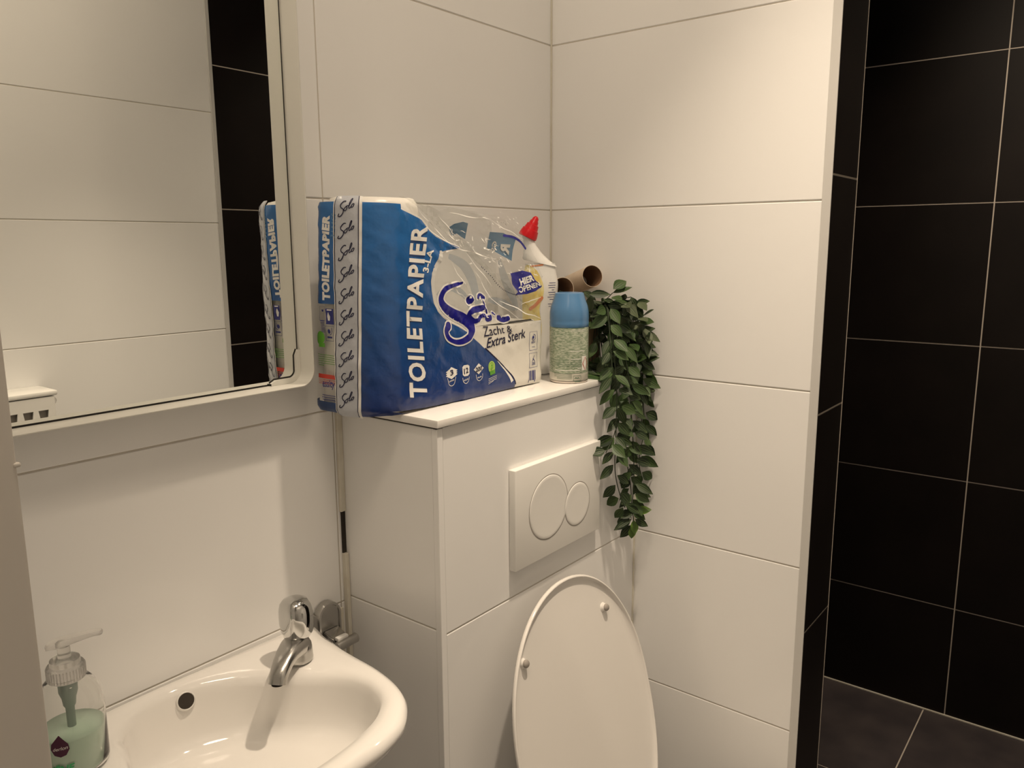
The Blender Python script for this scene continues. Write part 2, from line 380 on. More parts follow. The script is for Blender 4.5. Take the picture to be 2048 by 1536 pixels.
loops = [sclf(oc, .42, .752), sclf(oc, .58, .765), sclf(oc, .76, .80), sclf(oc, .90, .838), sclf(oc, .965, .862), sclf(oc, .985, .872), sclf(oc, .988, .8755), sclf(oc, .999, .8785), mix(oc, ic, 0, .886), mix(oc, ic, .12, .8925),
         mix(oc, ic, .32, RIM+.0005), mix(oc, ic, .6, RIM), mix(oc, ic, .88, .8930), mix(oc, ic, 1, .8860), mixc(.018, .876), mixc(.04, .860), mixc(.07, .843), mixc(.12, .829), mixc(.21, .819), mixc(.4, .812), mixc(.7, .8085), mixc(1, .806)]
ws = thing('washbasin', 'small white ceramic hand basin on the wall below the mirror', 'washbasin')
bm = bmesh.new(); loft(bm, loops, True, True, False); link('basin', bm, M['ceramic'], ws, True, 70)
bm = bmesh.new(); lathe(bm, [(.0, .796), (.012, .796), (.0125, .8055), (.0215, .8060), (.0222, .8080), (.0200, .8092), (.0178, .8085), (.013, .8065)], (BC.x, BC.y, 0), 40, None, False, False); link('drain_ring', bm, M['steel'], ws, True, 40)
# overflow opening in the back slope
from mathutils.bvhtree import BVHTree
bm = bmesh.new(); bm.from_mesh(bpy.data.objects['basin'].data); hit_ = BVHTree.FromBMesh(bm).ray_cast(Vector((-.8510, -.15, .8765)), Vector((0, 1, 0))); bm.free()
hc, hn = hit_[0], hit_[1]
if hn.y > 0: hn = -hn
hn = (hn+Vector((0, -.25, .25))).normalized()
bm = bmesh.new(); lathe(bm, [(.0100, -.003), (.0100, .0022), (.0107, .0028), (.0116, .0024), (.0130, -.0010)], hc, 32, hn, True, False); link('overflow_rim', bm, M['ceramic'], ws, True, 50)
bm = bmesh.new(); lathe(bm, [(.0102, .0012), (.0098, .0019)], hc, 32, hn, False, True); link('overflow_hole', bm, M['hole'], ws, True, 50)
bm = bmesh.new(); lathe(bm, [(.045, .55), (.05, .60), (.062, .70), (.085, .76)], (-.86, -.10, 0), 32, None, True, True); link('trap_cover', bm, M['ceramic'], ws, True, 50)
# ---------------------------------------------------------------- tap
FB = Vector((-.7196, -.0921, .8955))
ft = thing('pillar_tap', 'chrome pillar tap with a facetted oval knob at the back of the basin', 'tap', loc=FB)
def sub(o, loc=(0, 0, 0)): o.location = Vector(loc); return o
bm = bmesh.new(); lathe(bm, [(.0175, 0), (.0195, .0012), (.0200, .003), (.0197, .006), (.0193, .014), (.0190, .018), (.0182, .023), (.0160, .027), (.0150, .0285), (.0154, .030), (.0150, .032), (.0118, .0335)], (0, 0, 0), 40)
link('body', bm, M['satin'], ft, True, 50)
sd = Vector((-.86, -.50, 0)).normalized(); sn = Vector((-sd.y, sd.x, 0))
prof = [(.004, .023, .0165, .0140), (.018, .0250, .0160, .0115), (.034, .0245, .0140, .0090), (.047, .0205, .0125, .0080), (.057, .0145, .0115, .0080), (.063, .0085, .0108, .0082), (.066, .0020, .0105, .0080)]
loops = []
for i, (d, z, wd, hh) in enumerate(prof):
    a, b = prof[max(i-1, 0)], prof[min(i+1, len(prof)-1)]
    t = (sd*(b[0]-a[0])+Vector((0, 0, b[1]-a[1]))).normalized(); nn = sn.cross(t)*-1
    if nn.z < 0 and i < 4: nn = -nn
    if i >= 4: nn = (sd*-t.z+Vector((0, 0, 1))*t.dot(sd))
    c = sd*d+Vector((0, 0, z)); loop = []
    for k in range(28):
        a_ = 2*math.pi*k/28; cx = math.copysign(abs(math.cos(a_))**.75, math.cos(a_)); cz = math.copysign(abs(math.sin(a_))**.75, math.sin(a_))
        loop.append(c+sn*cx*wd*1.06+nn*cz*hh*1.15)
    loops.append(loop)
bm = bmesh.new(); loft(bm, loops, True, True, True); link('spout', bm, M['satin'], ft, True, 50)
bm = bmesh.new(); lathe(bm, [(.0075, -.0006), (.0075, .0002)], sd*.066+Vector((0, 0, .0015)), 20, sd*.12-Vector((0, 0, 1))); link('outlet', bm, M['hole'], ft)
bm = bmesh.new(); n = 48; loops = []
for r, z in [(.0100, .0310), (.0130, .0325), (.0185, .0360), (.0218, .0420), (.0234, .0500), (.0238, .0600), (.0234, .0700), (.0214, .0795), (.0168, .0860), (.0095, .0892), (.001, .0900)]:
    loop = []
    for k in range(n):
        a = 2*math.pi*k/n
        f = 1-.24*max(0, math.cos(2*(a-3.05)))**.8*min(1, max(0, (z-.033)/.014))*min(1, (.0915-z)/.016)
        loop.append((r*f*math.cos(a), r*f*math.sin(a), z))
    loops.append(loop)
loft(bm, loops, True, True, True); link('knob', bm, M['chrome'], ft, True, 45)
# wall bracket beside the cistern box
hk = thing('wall_bracket', 'chrome oval wall bracket with a short horizontal bar beside the cistern box', 'bracket', loc=(-.603, -.002, .872))
def stad(w, h, y, n=10, top=0):
    out = []
    for i in range(n+1): a = math.pi*i/n; out.append((w*math.cos(a), y, h-w+w*math.sin(a)))
    for i in range(n+1): a = math.pi+math.pi*i/n; out.append((w*math.cos(a), y, -h+w+w*math.sin(a)))
    return out
bm = bmesh.new(); loft(bm, [stad(.0215, .039, 0), stad(.0215, .039, -.010), stad(.0205, .038, -.013), stad(.0175, .035, -.0135), stad(.0165, .034, -.0115), stad(.0100, .027, -.0115)], True, True, True); link('plate', bm, M['satin'], hk, True, 40)
bm = bmesh.new(); loft(bm, [[(.016, -.011, -.004), (.016, -.011, -.016), (-.013, -.011, -.016), (-.013, -.011, -.004)], [(.015, -.026, -.009), (.015, -.028, -.017), (-.012, -.028, -.017), (-.012, -.026, -.009)], [(.014, -.033, -.011), (.014, -.033, -.018), (-.011, -.033, -.018), (-.011, -.033, -.011)]], True, True, True); bmesh.ops.bevel(bm, geom=bm.edges[:], offset=.0015, segments=2, affect='EDGES'); link('arm', bm, M['satin'], hk, True, 60)
bm = bmesh.new(); lathe(bm, [(.0065, 0), (.0075, .001), (.0075, .039), (.0065, .040)], (-.014, -.041, -.020), 24, (1, 0, .02)); link('bar', bm, M['satin'], hk, True, 40)
bm = bmesh.new(); box(bm, (-.008, -.040, -.0145), (.012, -.031, -.0085), .0015); link('pad', bm, M['plastic'], hk, True, 40)

# ---------------------------------------------------------------- toilet with open lid
to = thing('toilet', 'white wall-hung toilet with its lid raised against the cistern box', 'toilet')
lx = -.2945; n = 96
def lid_y(z): return -.2255+.2552*(z-.9)
def lidloop(inset, dy):
    out = []
    for i in range(n):
        a = 2*math.pi*i/n; c, s_ = math.cos(a), math.sin(a); w = .1915-inset; h = (.2275 if s_ > 0 else .2811)-inset
        X = w*math.copysign(abs(c)**.97, c); Z = h*math.copysign(abs(s_)**(.97 if s_ > 0 else .80), s_)
        Zw = .6721+Z; out.append((lx+X, lid_y(Zw)-dy, Zw-dy*.25))
    return out
bm = bmesh.new()
loft(bm, [lidloop(.185, -.0055), lidloop(.10, -.0055), lidloop(.03, -.004), lidloop(.006, -.0005), lidloop(.001, .004), lidloop(0, .0075), lidloop(.0004, .0092), lidloop(.0016, .0098), lidloop(.0030, .0094), lidloop(.0042, .0070),
          lidloop(.0075, .0040), lidloop(.013, .0022), lidloop(.022, .0014), lidloop(.06, .0006), lidloop(.12, .0003), lidloop(.185, .0002)], True, True, True)
link('lid', bm, M['lid'], to, True, 80)
ln = Vector((0, -1, .255)).normalized()
for q in ((-.1890, .8135), (-.4245, .8110)):
    base = Vector((q[0], lid_y(q[1]), q[1]))
    bm = bmesh.new(); lathe(bm, [(.0098, -.0005), (.0090, .0006), (.0080, .0022), (.0070, .0045), (.0064, .0068)], base, 28, ln, False, False)
    b1 = link('bumper', bm, M['lid'], to, True, 60)
    bm = bmesh.new(); lathe(bm, [(.0064, .0064), (.0062, .0092), (.005, .0110), (.0005, .0117)], base, 24, ln, False, True); link('rubber_tip', bm, M['rubber'], b1, True, 60)
def bowl(s, z, yc=-.56, l=.21, w=.18): return [(lx+w*s*math.cos(2*math.pi*i/48), min(DB-.001, yc+l*s*math.sin(2*math.pi*i/48)), z) for i in range(48)]
bm = bmesh.new(); box(bm, (lx-.11, -.42, .14), (lx+.11, DB-.001, .40), .02, 3); loft(bm, [bowl(.35, .10, -.42), bowl(.55, .14, -.44), bowl(.8, .25, -.50), bowl(.95, .36, -.54), bowl(1, .40), bowl(.98, .405), bowl(.80, .405), bowl(.76, .38), bowl(.6, .28), bowl(.3, .22), bowl(.05, .20)], True, True, True); link('bowl', bm, M['ceramic'], to, True, 60)
bm = bmesh.new(); loft(bm, [bowl(.76, .407), bowl(1.0, .407), bowl(1.02, .415), bowl(1.0, .424), bowl(.9, .427), bowl(.76, .420), bowl(.76, .407)], True); link('seat', bm, M['lid'], to, True, 60)
for sx in (-.075, .075):
    bm = bmesh.new(); lathe(bm, [(.012, -.02), (.012, .02)], (lx+sx, -.338, .425), 20, (1, 0, 0)); box(bm, (lx+sx-.015, -.352, .400), (lx+sx+.015, -.324, .425), .003); link('hinge', bm, M['chrome'], to, True, 40)

# ---------------------------------------------------------------- air freshener can
M['canblue'] = mat('blue_cap_plastic', (.085, .21, .40), .28, coat=.2)
def can_mat():
    m = mat('can_label', (.42, .47, .36), .33, metal=.35); nt = m.node_tree; b = nt.nodes['Principled BSDF']
    tc = nt.nodes.new('ShaderNodeTexCoord'); mp = nt.nodes.new('ShaderNodeMapping'); mp.inputs['Scale'].default_value = (160, 160, 700)
    n = nt.nodes.new('ShaderNodeTexNoise'); n.inputs['Scale'].default_value = 1; n.inputs['Detail'].default_value = 1
    r = nt.nodes.new('ShaderNodeValToRGB'); r.color_ramp.elements[0].position = .42; r.color_ramp.elements[1].position = .58
    r.color_ramp.elements[0].color = (.25, .32, .22, 1); r.color_ramp.elements[1].color = (.50, .54, .43, 1)
    nt.links.new(tc.outputs['Object'], mp.inputs[0]); nt.links.new(mp.outputs[0], n.inputs['Vector']); nt.links.new(n.outputs['Fac'], r.inputs[0]); nt.links.new(r.outputs[0], b.inputs['Base Color'])
    return m
M['can'] = can_mat(); M['canwhite'] = mat('can_base_print', (.62, .60, .52), .35, metal=.2)
CX, CY, CZ = -.191, -.1735, 1.2140
af = thing('air_freshener', 'air freshener can with translucent blue cap and pale green label at the shelf front', 'air freshener', loc=(CX, CY, CZ))
bm = bmesh.new(); lathe(bm, [(.0310, 0), (.0322, .0006), (.0330, .0022), (.0333, .0040), (.0330, .0052)], (0, 0, 0), 56); link('base_rim', bm, M['steel'], af, True, 40)
bm = bmesh.new(); lathe(bm, [(.0328, .005), (.0335, .0065), (.0335, .018)], (0, 0, 0), 56, None, False, False); link('lower_print', bm, M['canwhite'], af, True, 40)
bm = bmesh.new(); lathe(bm, [(.0335, .018), (.0335, .094), (.0330, .0955)], (0, 0, 0), 56, None, False, False); link('can_body', bm, M['can'], af, True, 40)
bm = bmesh.new(); lathe(bm, [(.0330, .0955), (.0336, .0963), (.0337, .103), (.0333, .106), (.0337, .109), (.0334, .120), (.0315, .131), (.0275, .141), (.0250, .1505), (.0243, .1525), (.0225, .1532), (.0150, .1525), (.004, .1525)], (0, 0, 0), 56, None, False, True); link('cap', bm, M['canblue'], af, True, 40)
def cyl(c, r):
    def fn(u, z, off):  # u = arc length, 0 faces the viewer of the photo
        a = math.radians(213)+u/r; return Vector((c[0]+(r+off)*math.cos(a), c[1]+(r+off)*math.sin(a), c[2]+z))
    return fn
cf = cyl((0, 0, 0), .0335)
M['ink_green'] = mat('green_ink', (.09, .16, .10), .5); M['ink_white'] = mat('white_ink', (.78, .77, .72), .45); M['ink_red'] = mat('red_ink', (.45, .07, .04), .5)
d = Dec()
for k, z in enumerate((.0915, .089)): d.rect((.004, z), (.034, z+.0006))
d.build('label_rules', M['ink_white'], cf, .00025, af); d = Dec()
for z, a, b in ((.0555, .003, .031), (.042, .004, .023), (.026, .016, .023), (.0225, -.026, .02)): d.rect((a, z), (b, z+.0011))
d.build('label_rules', M['ink_white'], cf, .00025, af)
d = Dec()
for z in (.0135, .0115, .0095, .0075, .0055): d.rect((-.027+.006*(z < .008), z+.003), (.006, z+.0036))
d.build('lower_text_lines', M['ink_green'], cf, .0003, af); Dec().rect((-.028, .0178), (.028, .0184)).build('lower_rule', M['ink_green'], cf, .0003, af); Dec().rect((-.03, .0948), (.03, .0956)).build('upper_rule', M['ink_green'], cf, .0003, af); d = Dec()
for z in (.0405, .037, .0335, .030): d.rect((-.028, z), (.001, z+.0005)); d.rect((.004, z), (.022, z+.0005))
d.build('label_text_lines', M['ink_green'], cf, .0003, af); d = Dec(); d.frame((.0085, .0055), (.0225, .0140), .0007); d.ribbon([(.011, .009), (.013, .011), (.015, .009), (.017, .0105), (.019, .009)], .0012); d.rect((.011, .0030), (.021, .0042))
d.build('recycling_mark', M['ink_green'], cf, .0003, af)
d = Dec().rect((.0245, .0225), (.036, .047)); d.build('hazard_panel', M['ink_white'], cf, .0003, af)
d = Dec().ribbon([(.0262, .034), (.0325, .045), (.0388, .034), (.0325, .023), (.0262, .034)], .0014, k=1, caps=False); d.build('hazard_diamond', M['ink_red'], cf, .0005, af)

# ---------------------------------------------------------------- toilet cleaner bottle
M['wcwhite'] = mat('white_bottle_plastic', (.80, .79, .76), .22); M['red'] = mat('red_cap_plastic', (.62, .005, .012), .3)
M['yellow'] = mat('yellow_label', (.72, .55, .12), .35, noisecol=(60, (.80, .72, .38), .4, .65)); M['blueink'] = mat('blue_ink', (.025, .03, .19), .45); M['pinkink'] = mat('orange_ink', (.70, .25, .10), .45)
wc = thing('toilet_cleaner_bottle', 'white toilet cleaner bottle with red ribbed cap and yellow label behind the pack', 'bottle', loc=(-.155, -.078, 1.214))
ang = math.radians(-52)   # broad side turned to the viewer
e1 = Vector((math.cos(ang), math.sin(ang), 0)); e2 = Vector((-e1.y, e1.x, 0))
def ell(cx, z, a, b, n=44, tx=0): return [e1*(cx+a*math.cos(2*math.pi*i/n))+e2*(b*math.sin(2*math.pi*i/n))+Vector((0, 0, z+tx*a*math.cos(2*math.pi*i/n))) for i in range(n)]
loops = [ell(-.004, .0, .027, .018), ell(-.004, .001, .030, .021), ell(-.003, .02, .0305, .0215), ell(-.002, .05, .029, .021), ell(0, .085, .0290, .0205), ell(.002, .12, .0305, .021), ell(.003, .145, .0345, .022), ell(.003, .158, .0355, .022), ell(.004, .168, .0345, .0215),
         ell(.005, .180, .0305, .0195), ell(.006, .192, .0275, .018), ell(.006, .2005, .0270, .0178)]
bm = bmesh.new(); loft(bm, loops, True, True, True); link('bottle_body', bm, M['wcwhite'], wc, True, 50)
bm = bmesh.new(); loft(bm, [ell(.006, .2008, .0300, .0195, tx=-.22), ell(.004, .2035, .0302, .0195, tx=-.22), ell(-.001, .213, .0235, .0165, tx=-.3), ell(-.007, .225, .0165, .0130, tx=-.4), ell(-.013, .238, .0118, .0105, tx=-.45), ell(-.0165, .2475, .0112, .0105, tx=-.45)], True, True, True); link('collar', bm, M['wcwhite'], wc, True, 50)
bm = bmesh.new(); ax = (e1*.42+Vector((0, 0, .9))).normalized()
lathe(bm, [(.0150, 0), (.0168, .001), (.0170, .005), (.0150, .014), (.0148, .0155), (.0128, .0165), (.0112, .0235), (.0110, .0250), (.0085, .0262), (.0078, .0310), (.0060, .0335), (.0056, .0370), (.0030, .0405), (.0005, .041)], e1*-.0175+Vector((0, 0, .2465)), 32, ax); link('cap', bm, M['red'], wc, True, 50)
def wcf(u, z, off):
    # u along the broad face, following the body's ellipse
    zz = [0, .02, .05, .085, .12, .145, .158, .168, .180, .192, .205]; aa = [.030, .0305, .029, .029, .0305, .0345, .0355, .0345, .0305, .0275, .027]; bb = [.021, .0215, .021, .0205, .021, .022, .022, .0215, .0195, .018, .0178]; cc = [-.004, -.003, -.002, 0, .002, .003, .003, .004, .005, .006, .006]
    for i in range(len(zz)-1):
        if z <= zz[i+1] or i == len(zz)-2: break
    t = min(1, max(0, (z-zz[i])/(zz[i+1]-zz[i]))); a = aa[i]+(aa[i+1]-aa[i])*t; b = bb[i]+(bb[i+1]-bb[i])*t; c = cc[i]+(cc[i+1]-cc[i])*t
    x = max(-.999, min(.999, (u-c)/a)); 
    return e1*(c+(a+off)*x)-e2*((b+off)*math.sqrt(1-x*x))+Vector((0, 0, z))
Dec().poly([(-.022, .195), (-.004, .192), (.008, .172), (.012, .150), (.004, .120), (.008, .09), (.004, .05), (-.016, .045), (-.025, .09), (-.026, .15)], 4).build('yellow_label', M['yellow'], wcf, .0004, wc, .004)
d = Dec()
for i, (a, b) in enumerate(((.0215, .0330), (.0195, .0330), (.0205, .0325), (.0260, .0305), (.0200, .0330), (.0210, .0330), (.0185, .0325), (.0220, .0315), (.0190, .0300), (.0205, .0300))): d.rect((a, .166-i*.0042-.004*(i > 7)), (b, .1668-i*.0042-.004*(i > 7)))
d.build('small_print', M['blueink'], wcf, .0004, wc, .004)
Dec().ribbon([(-.012, .120), (-.002, .128), (.008, .140)], .006).build('orange_lettering', M['pinkink'], wcf, .0006, wc, .004); Dec().ribbon([(-.010, .196), (.010, .1985)], .0025).build('orange_lettering', M['pinkink'], wcf, .0006, wc, .004)

# ---------------------------------------------------------------- cardboard tubes
M['card'] = mat('cardboard_outside', (.62, .51, .40), .8, noisecol=(40, (.68, .57, .45), .4, .6)); M['cardin'] = mat('cardboard_inside', (.22, .125, .07), .85)
def ctube(end, axis, label):
    t = thing('cardboard_tube', label, 'cardboard tube', 'empty toilet roll tubes on the plant')
    ax_ = Vector(axis).normalized(); L = .098; base = Vector(end)-ax_*L
    bm = bmesh.new(); lathe(bm, [(.0203, 0), (.0207, 0), (.0207, L), (.0204, L+.0002), (.0200, L)], base, 40, ax_, False, False); link('outer_wall', bm, M['card'], t, True, 40)
    bm = bmesh.new(); lathe(bm, [(.0200, L), (.0198, L-.001), (.0198, 0), (.0203, 0)], base, 40, ax_, False, False); link('inner_wall', bm, M['cardin'], t, True, 40)
ctube((-.0500, -.130, 1.3893), (-.50, -.83, .22), 'empty brown cardboard tube lying higher, its open end above the leaves')
ctube((-.1290, -.118, 1.3690), (-.55, -.82, .16), 'empty brown cardboard tube half hidden between the white bottle and blue cap')

# ---------------------------------------------------------------- hanging plant in brown pot
M['leaf'] = mat('leaf_green', (.026, .060, .014), .5, noisecol=(28, (.05, .095, .024), .4, .65)); M['leafp'] = mat('leaf_lit_grey_green', (.060, .078, .040), .6, noisecol=(30, (.10, .12, .065), .4, .65))  # grey-green tone paints the light on the matte upper leaves
M['leafd'] = mat('leaf_deep_green', (.009, .022, .007), .5, noisecol=(25, (.018, .038, .010), .4, .65)); M['leafy'] = mat('leaf_fresh_green', (.10, .19, .02), .45)
M['vein'] = mat('leaf_vein', (.09, .13, .05), .5); M['stem'] = mat('plant_stem', (.020, .032, .012), .6); M['kraft'] = mat('kraft_pot', (.22, .15, .085), .8)
pl = thing('hanging_plant', 'artificial trailing plant in a brown pot, hanging over the cistern box edge', 'plant')
bm = bmesh.new(); lathe(bm, [(.036, 1.2142), (.038, 1.216), (.046, 1.318), (.047, 1.322), (.0445, 1.322), (.043, 1.310), (.002, 1.306)], (-.066, -.110, 0), 40); link('pot', bm, M['kraft'], pl, True, 40)
leaves = {'leaf': bmesh.new(), 'leafp': bmesh.new(), 'leafd': bmesh.new(), 'leafy': bmesh.new()}; veins = bmesh.new(); stems = bmesh.new()
def leaf(p, d, nrm, L, w, key):
    d = Vector(d).normalized(); nrm = Vector(nrm); nrm = (nrm-d*nrm.dot(d)); nrm = nrm.normalized() if nrm.length > 1e-4 else d.orthogonal().normalized(); s = d.cross(nrm)
    p = Vector(p); bm = leaves[key]; prof = [(0, 0), (.08, .28), (.2, .68), (.36, .98), (.5, 1), (.66, .84), (.82, .5), (.93, .2), (1, 0)]
    curl = random.uniform(-.10, .28); rows = []
    for t, ww in prof:
        c = p+d*L*t-nrm*L*curl*t*t; h = w*.5*ww
        rows.append([bm.verts.new(c-s*h+nrm*h*.28), bm.verts.new(c-s*h*.5+nrm*h*.05), bm.verts.new(c-nrm*h*.06), bm.verts.new(c+s*h*.5+nrm*h*.05), bm.verts.new(c+s*h+nrm*h*.28)])
    for a, b in zip(rows, rows[1:]):
        for i in range(4):
            try: bm.faces.new((a[i], a[i+1], b[i+1], b[i]))
            except Exception: pass
    for off in (-.45, 0, .45):
        prev = None
        for t, ww in prof[1:-1]:
            c = p+d*L*t-nrm*L*curl*t*t+nrm*.0005+s*off*w*.5*ww+nrm*abs(off)*w*.5*ww*.12; k = .0004 if off == 0 else .00028
            cur = (veins.verts.new(c-s*k), veins.verts.new(c+s*k))
            if prev: veins.faces.new((prev[0], prev[1], cur[1], cur[0]))
            prev = cur
def strand(pts, n, L=.028, keys=('leaf', 'leafd'), flip=0):
    P = cr(pts, 8); tube(stems, P, .0009, 6)
    for i in range(n):
        t = (i+.4)/n*(len(P)-1); k = int(t); p = P[k].lerp(P[min(k+1, len(P)-1)], t-k); tg = (P[min(k+1, len(P)-1)]-P[max(k-1, 0)]).normalized()
        side = 1 if (i+flip) % 2 else -1
        rt = Vector((.6, -.78, 0))*side
        for s2 in (1, -1) if random.random() < .45 else (1,):
            dd = rt*s2*random.uniform(.5, 1.1)+tg*random.uniform(.35, 1.0)+Vector((random.uniform(-.35, .1), random.uniform(-.45, .1), 0))
            pp = p+dd.normalized()*.004
            nr = Vector((-.70, -.6, .45))+Vector([random.uniform(-.5, .5) for _ in range(3)])
            leaf(pp, dd, nr, L*random.uniform(.78, 1.18), L*random.uniform(.44, .60), random.choice(keys))
def W3(l, y): return [(x, y, z) for x, z in l]
Y = -.232
src = (-.066, -.15, 1.325)
LW = ('leaf', 'leafd', 'leafd', 'leaf')
for pts, y, n, keys in (
    ([(-0.1421, 1.2322), (-0.1139, 1.1563), (-0.1333, 1.1143), (-0.1595, 1.0878)], -.232, 8, LW),
    ([(-0.1364, 1.2142), (-0.1334, 1.1240), (-0.1344, 1.0509), (-0.1152, 0.9994), (-0.0962, 0.9705)], -.236, 13, LW),
    ([(-0.1006, 1.2275), (-0.0803, 1.1235), (-0.0693, 1.0361), (-0.0721, 0.9692), (-0.0647, 0.9260)], -.238, 15, LW),
    ([(-0.0419, 1.2374), (-0.0199, 1.1684), (-0.0108, 1.0991), (-0.0276, 1.0438), (-0.0120, 1.0006)], -.225, 13, LW),
    ([(-0.0362, 1.3011), (0.0089, 1.2306), (0.0087, 1.1531), (0.0191, 1.1020)], -.215, 11, LW),
    ([(-0.0951, 1.2074), (-0.0617, 1.1372), (-0.0776, 1.0739), (-0.0558, 0.9917), (-0.0534, 0.9318)], -.225, 15, LW)):
    strand([src, (pts[0][0]*.5-.04, -.2, 1.335)]+W3(pts, y), n+5, .034, keys, n)
for q, dd in (([(-0.0671, 0.9385)][0], (-.25, -.3, -1)), ([(-0.0723, 0.9283)][0], (.05, 0, -1))): leaf((q[0], -.238, q[1]), dd, (-.7, -.7, .2), .027, .0155, 'leafy')
q = [(-0.0659, 0.9559)][0]; leaf((q[0], -.238, q[1]), (.55, -.72, .05), (-.6, -.5, .6), .033, .017, 'leafy'); leaf((q[0], -.238, q[1]), (-.6, .5, -.35), (-.6, -.6, .5), .030, .015, 'leafd')
# crown of the plant
crown = [(-0.1349, 1.3430), (-0.1022, 1.3632), (-0.0707, 1.3498), (-0.0344, 1.3348), (-0.0806, 1.3305), (-0.1145, 1.3221), (-0.0481, 1.3099), (-0.0074, 1.3067), (-0.0029, 1.3347), (-0.0971, 1.3046), (-0.0652, 1.2882), (-0.0194, 1.2794), (0.0285, 1.2769), (-0.1238, 1.2935), (-0.1064, 1.2693), (-0.0553, 1.2594), (0.0007, 1.2487), (0.0458, 1.2439), (-0.0902, 1.2447), (-0.0361, 1.2290), (0.0216, 1.2123), (-0.0771, 1.2153), (-0.0162, 1.1978), (0.0429, 1.1798), (-0.1070, 1.2284), (-0.0019, 1.1714), (-0.0581, 1.1798)]
for i, (x, z) in enumerate(crown):
    for k in range(6):
        y = -.19+random.uniform(-.045, .05); sh = (y+.19); c = Vector((x+sh*-1.25+random.uniform(-.012, .012), y, z+random.uniform(-.012, .012)))
        c.x = min(c.x, -.03)
        dd = Vector((random.uniform(-.6, .8), random.uniform(-1, .2), random.uniform(-.8, .45)))
        top = z > 1.30
        key = random.choice(('leafp', 'leafp', 'leaf', 'leafd')) if top else random.choice(('leaf', 'leafd', 'leafd', 'leafp'))
        leaf(c, dd, Vector((-.65, -.6, .7))+Vector([random.uniform(-.45, .45) for _ in range(3)]), random.uniform(.027, .039), random.uniform(.015, .021), key)
        if k < 2: tube(stems, cr([src, (c.x*.5-.033, (y-.15)/2, z*.5+.67), tuple(c)], 5), .0008, 5)
def safe(bm, xm=-.0015, ym=None):
    for v in bm.verts:
        if v.co.x > xm: v.co.x = xm-(v.co.x-xm)*.05
        if v.co.z < 1.216 and v.co.y > -.2125: v.co.y = -.2125
for k, nm, lb in (('leaf', 'leaves', None), ('leafp', 'leaves', 'grey-green crown leaves with light painted into the colour'), ('leafd', 'leaves', 'dark green leaves'), ('leafy', 'leaves', 'bright green leaf tips at the bottom')):
    safe(leaves[k]); o = link(nm, leaves[k], M[k], pl, True)
    if lb: o['label'] = lb
safe(veins); safe(stems)
link('leaf_veins', veins, M['vein'], pl, True); link('stems', stems, M['stem'], pl, True)

# ---------------------------------------------------------------- toilet paper pack
PB, PT = 1.2148, 1.5125
pk_t = thing('toilet_paper_pack', 'blue and white pack of toilet paper, torn open and partly emptied, on the shelf', 'toilet paper pack')
def nz(u, z, s, k=0): return noise.noise(Vector((u*s, z*s, k)))
def wr(u, z):
    film = max(0, min(1, (u+.50-(z-1.40)*-.25)/.05))*max(0, min(1, (z-1.318)/.02))
    d = .0012*nz(u, z, 22)+.0007*nz(u+z*.5, z-u*.4, 55, 3)
    r = 1-abs(nz(u*.8+z*.9, (z-u)*.35, 30, 5))*2.2
    d += .0010*max(0, r)**3
    q = u*.45+z*.9; q2 = z*.3-u*.15; film *= 1-.85*math.exp(-((u+.268)**2+(z-1.371)**2)/.0012)
    d += film*(.0045*noise.noise(Vector((q*34, q2*10, 9)))+.0028*max(0, 1-abs(noise.noise(Vector((q*60, q2*22, 2))))*3)**2-.003)
    d -= .007*max(0, (1.226-z)/.0112)**2*(.6 if u > -.58 else 1)
    if u < -.50: d -= .006*max(0, (z-1.500)/.0125)**2
    return d
def ylim(z): return -.066+.024*(1.5125-z)/.2975
def pk(u, z, off):
    o = off+wr(u, z); r = .068
    if u >= -.554:
        if u < -.2400: return Vector((u, -.146-o, z))
        a = (u+.24)/.010
        if a < math.pi/2: return Vector((-.24+(.010+o)*math.sin(a), -.136-(.010+o)*math.cos(a), z))
        return Vector((-.230+o, -.136+(u+.24-.010*math.pi/2), z))
    a = (-.554-u)/r
    if a < math.pi/2: return Vector((-.554-(r+o)*math.sin(a), -.078-(r+o)*math.cos(a), z))
    y = -.078+(-.554-u-r*math.pi/2)
    yl = ylim(z)
    if y < yl: return Vector((-.622-o, y, z))
    a = (y-yl)/.020
    return Vector((-.622+.020-(.020+o)*math.cos(a), yl+(.020+o)*math.sin(a), z))
def side(l): return [(-.6608-(y+.078), z) for y, z in l]
def lean(u, z): return u+(z-1.36)*.043
def pkl(u, z, off): return pk(lean(u, z), z, off)
M['wrap'] = mat('white_wrapper', (.74, .72, .67), .3, bump=(60, .25)); M['whitefilm'] = mat('white_print_film', (.72, .70, .64), .22, bump=(35, .35))
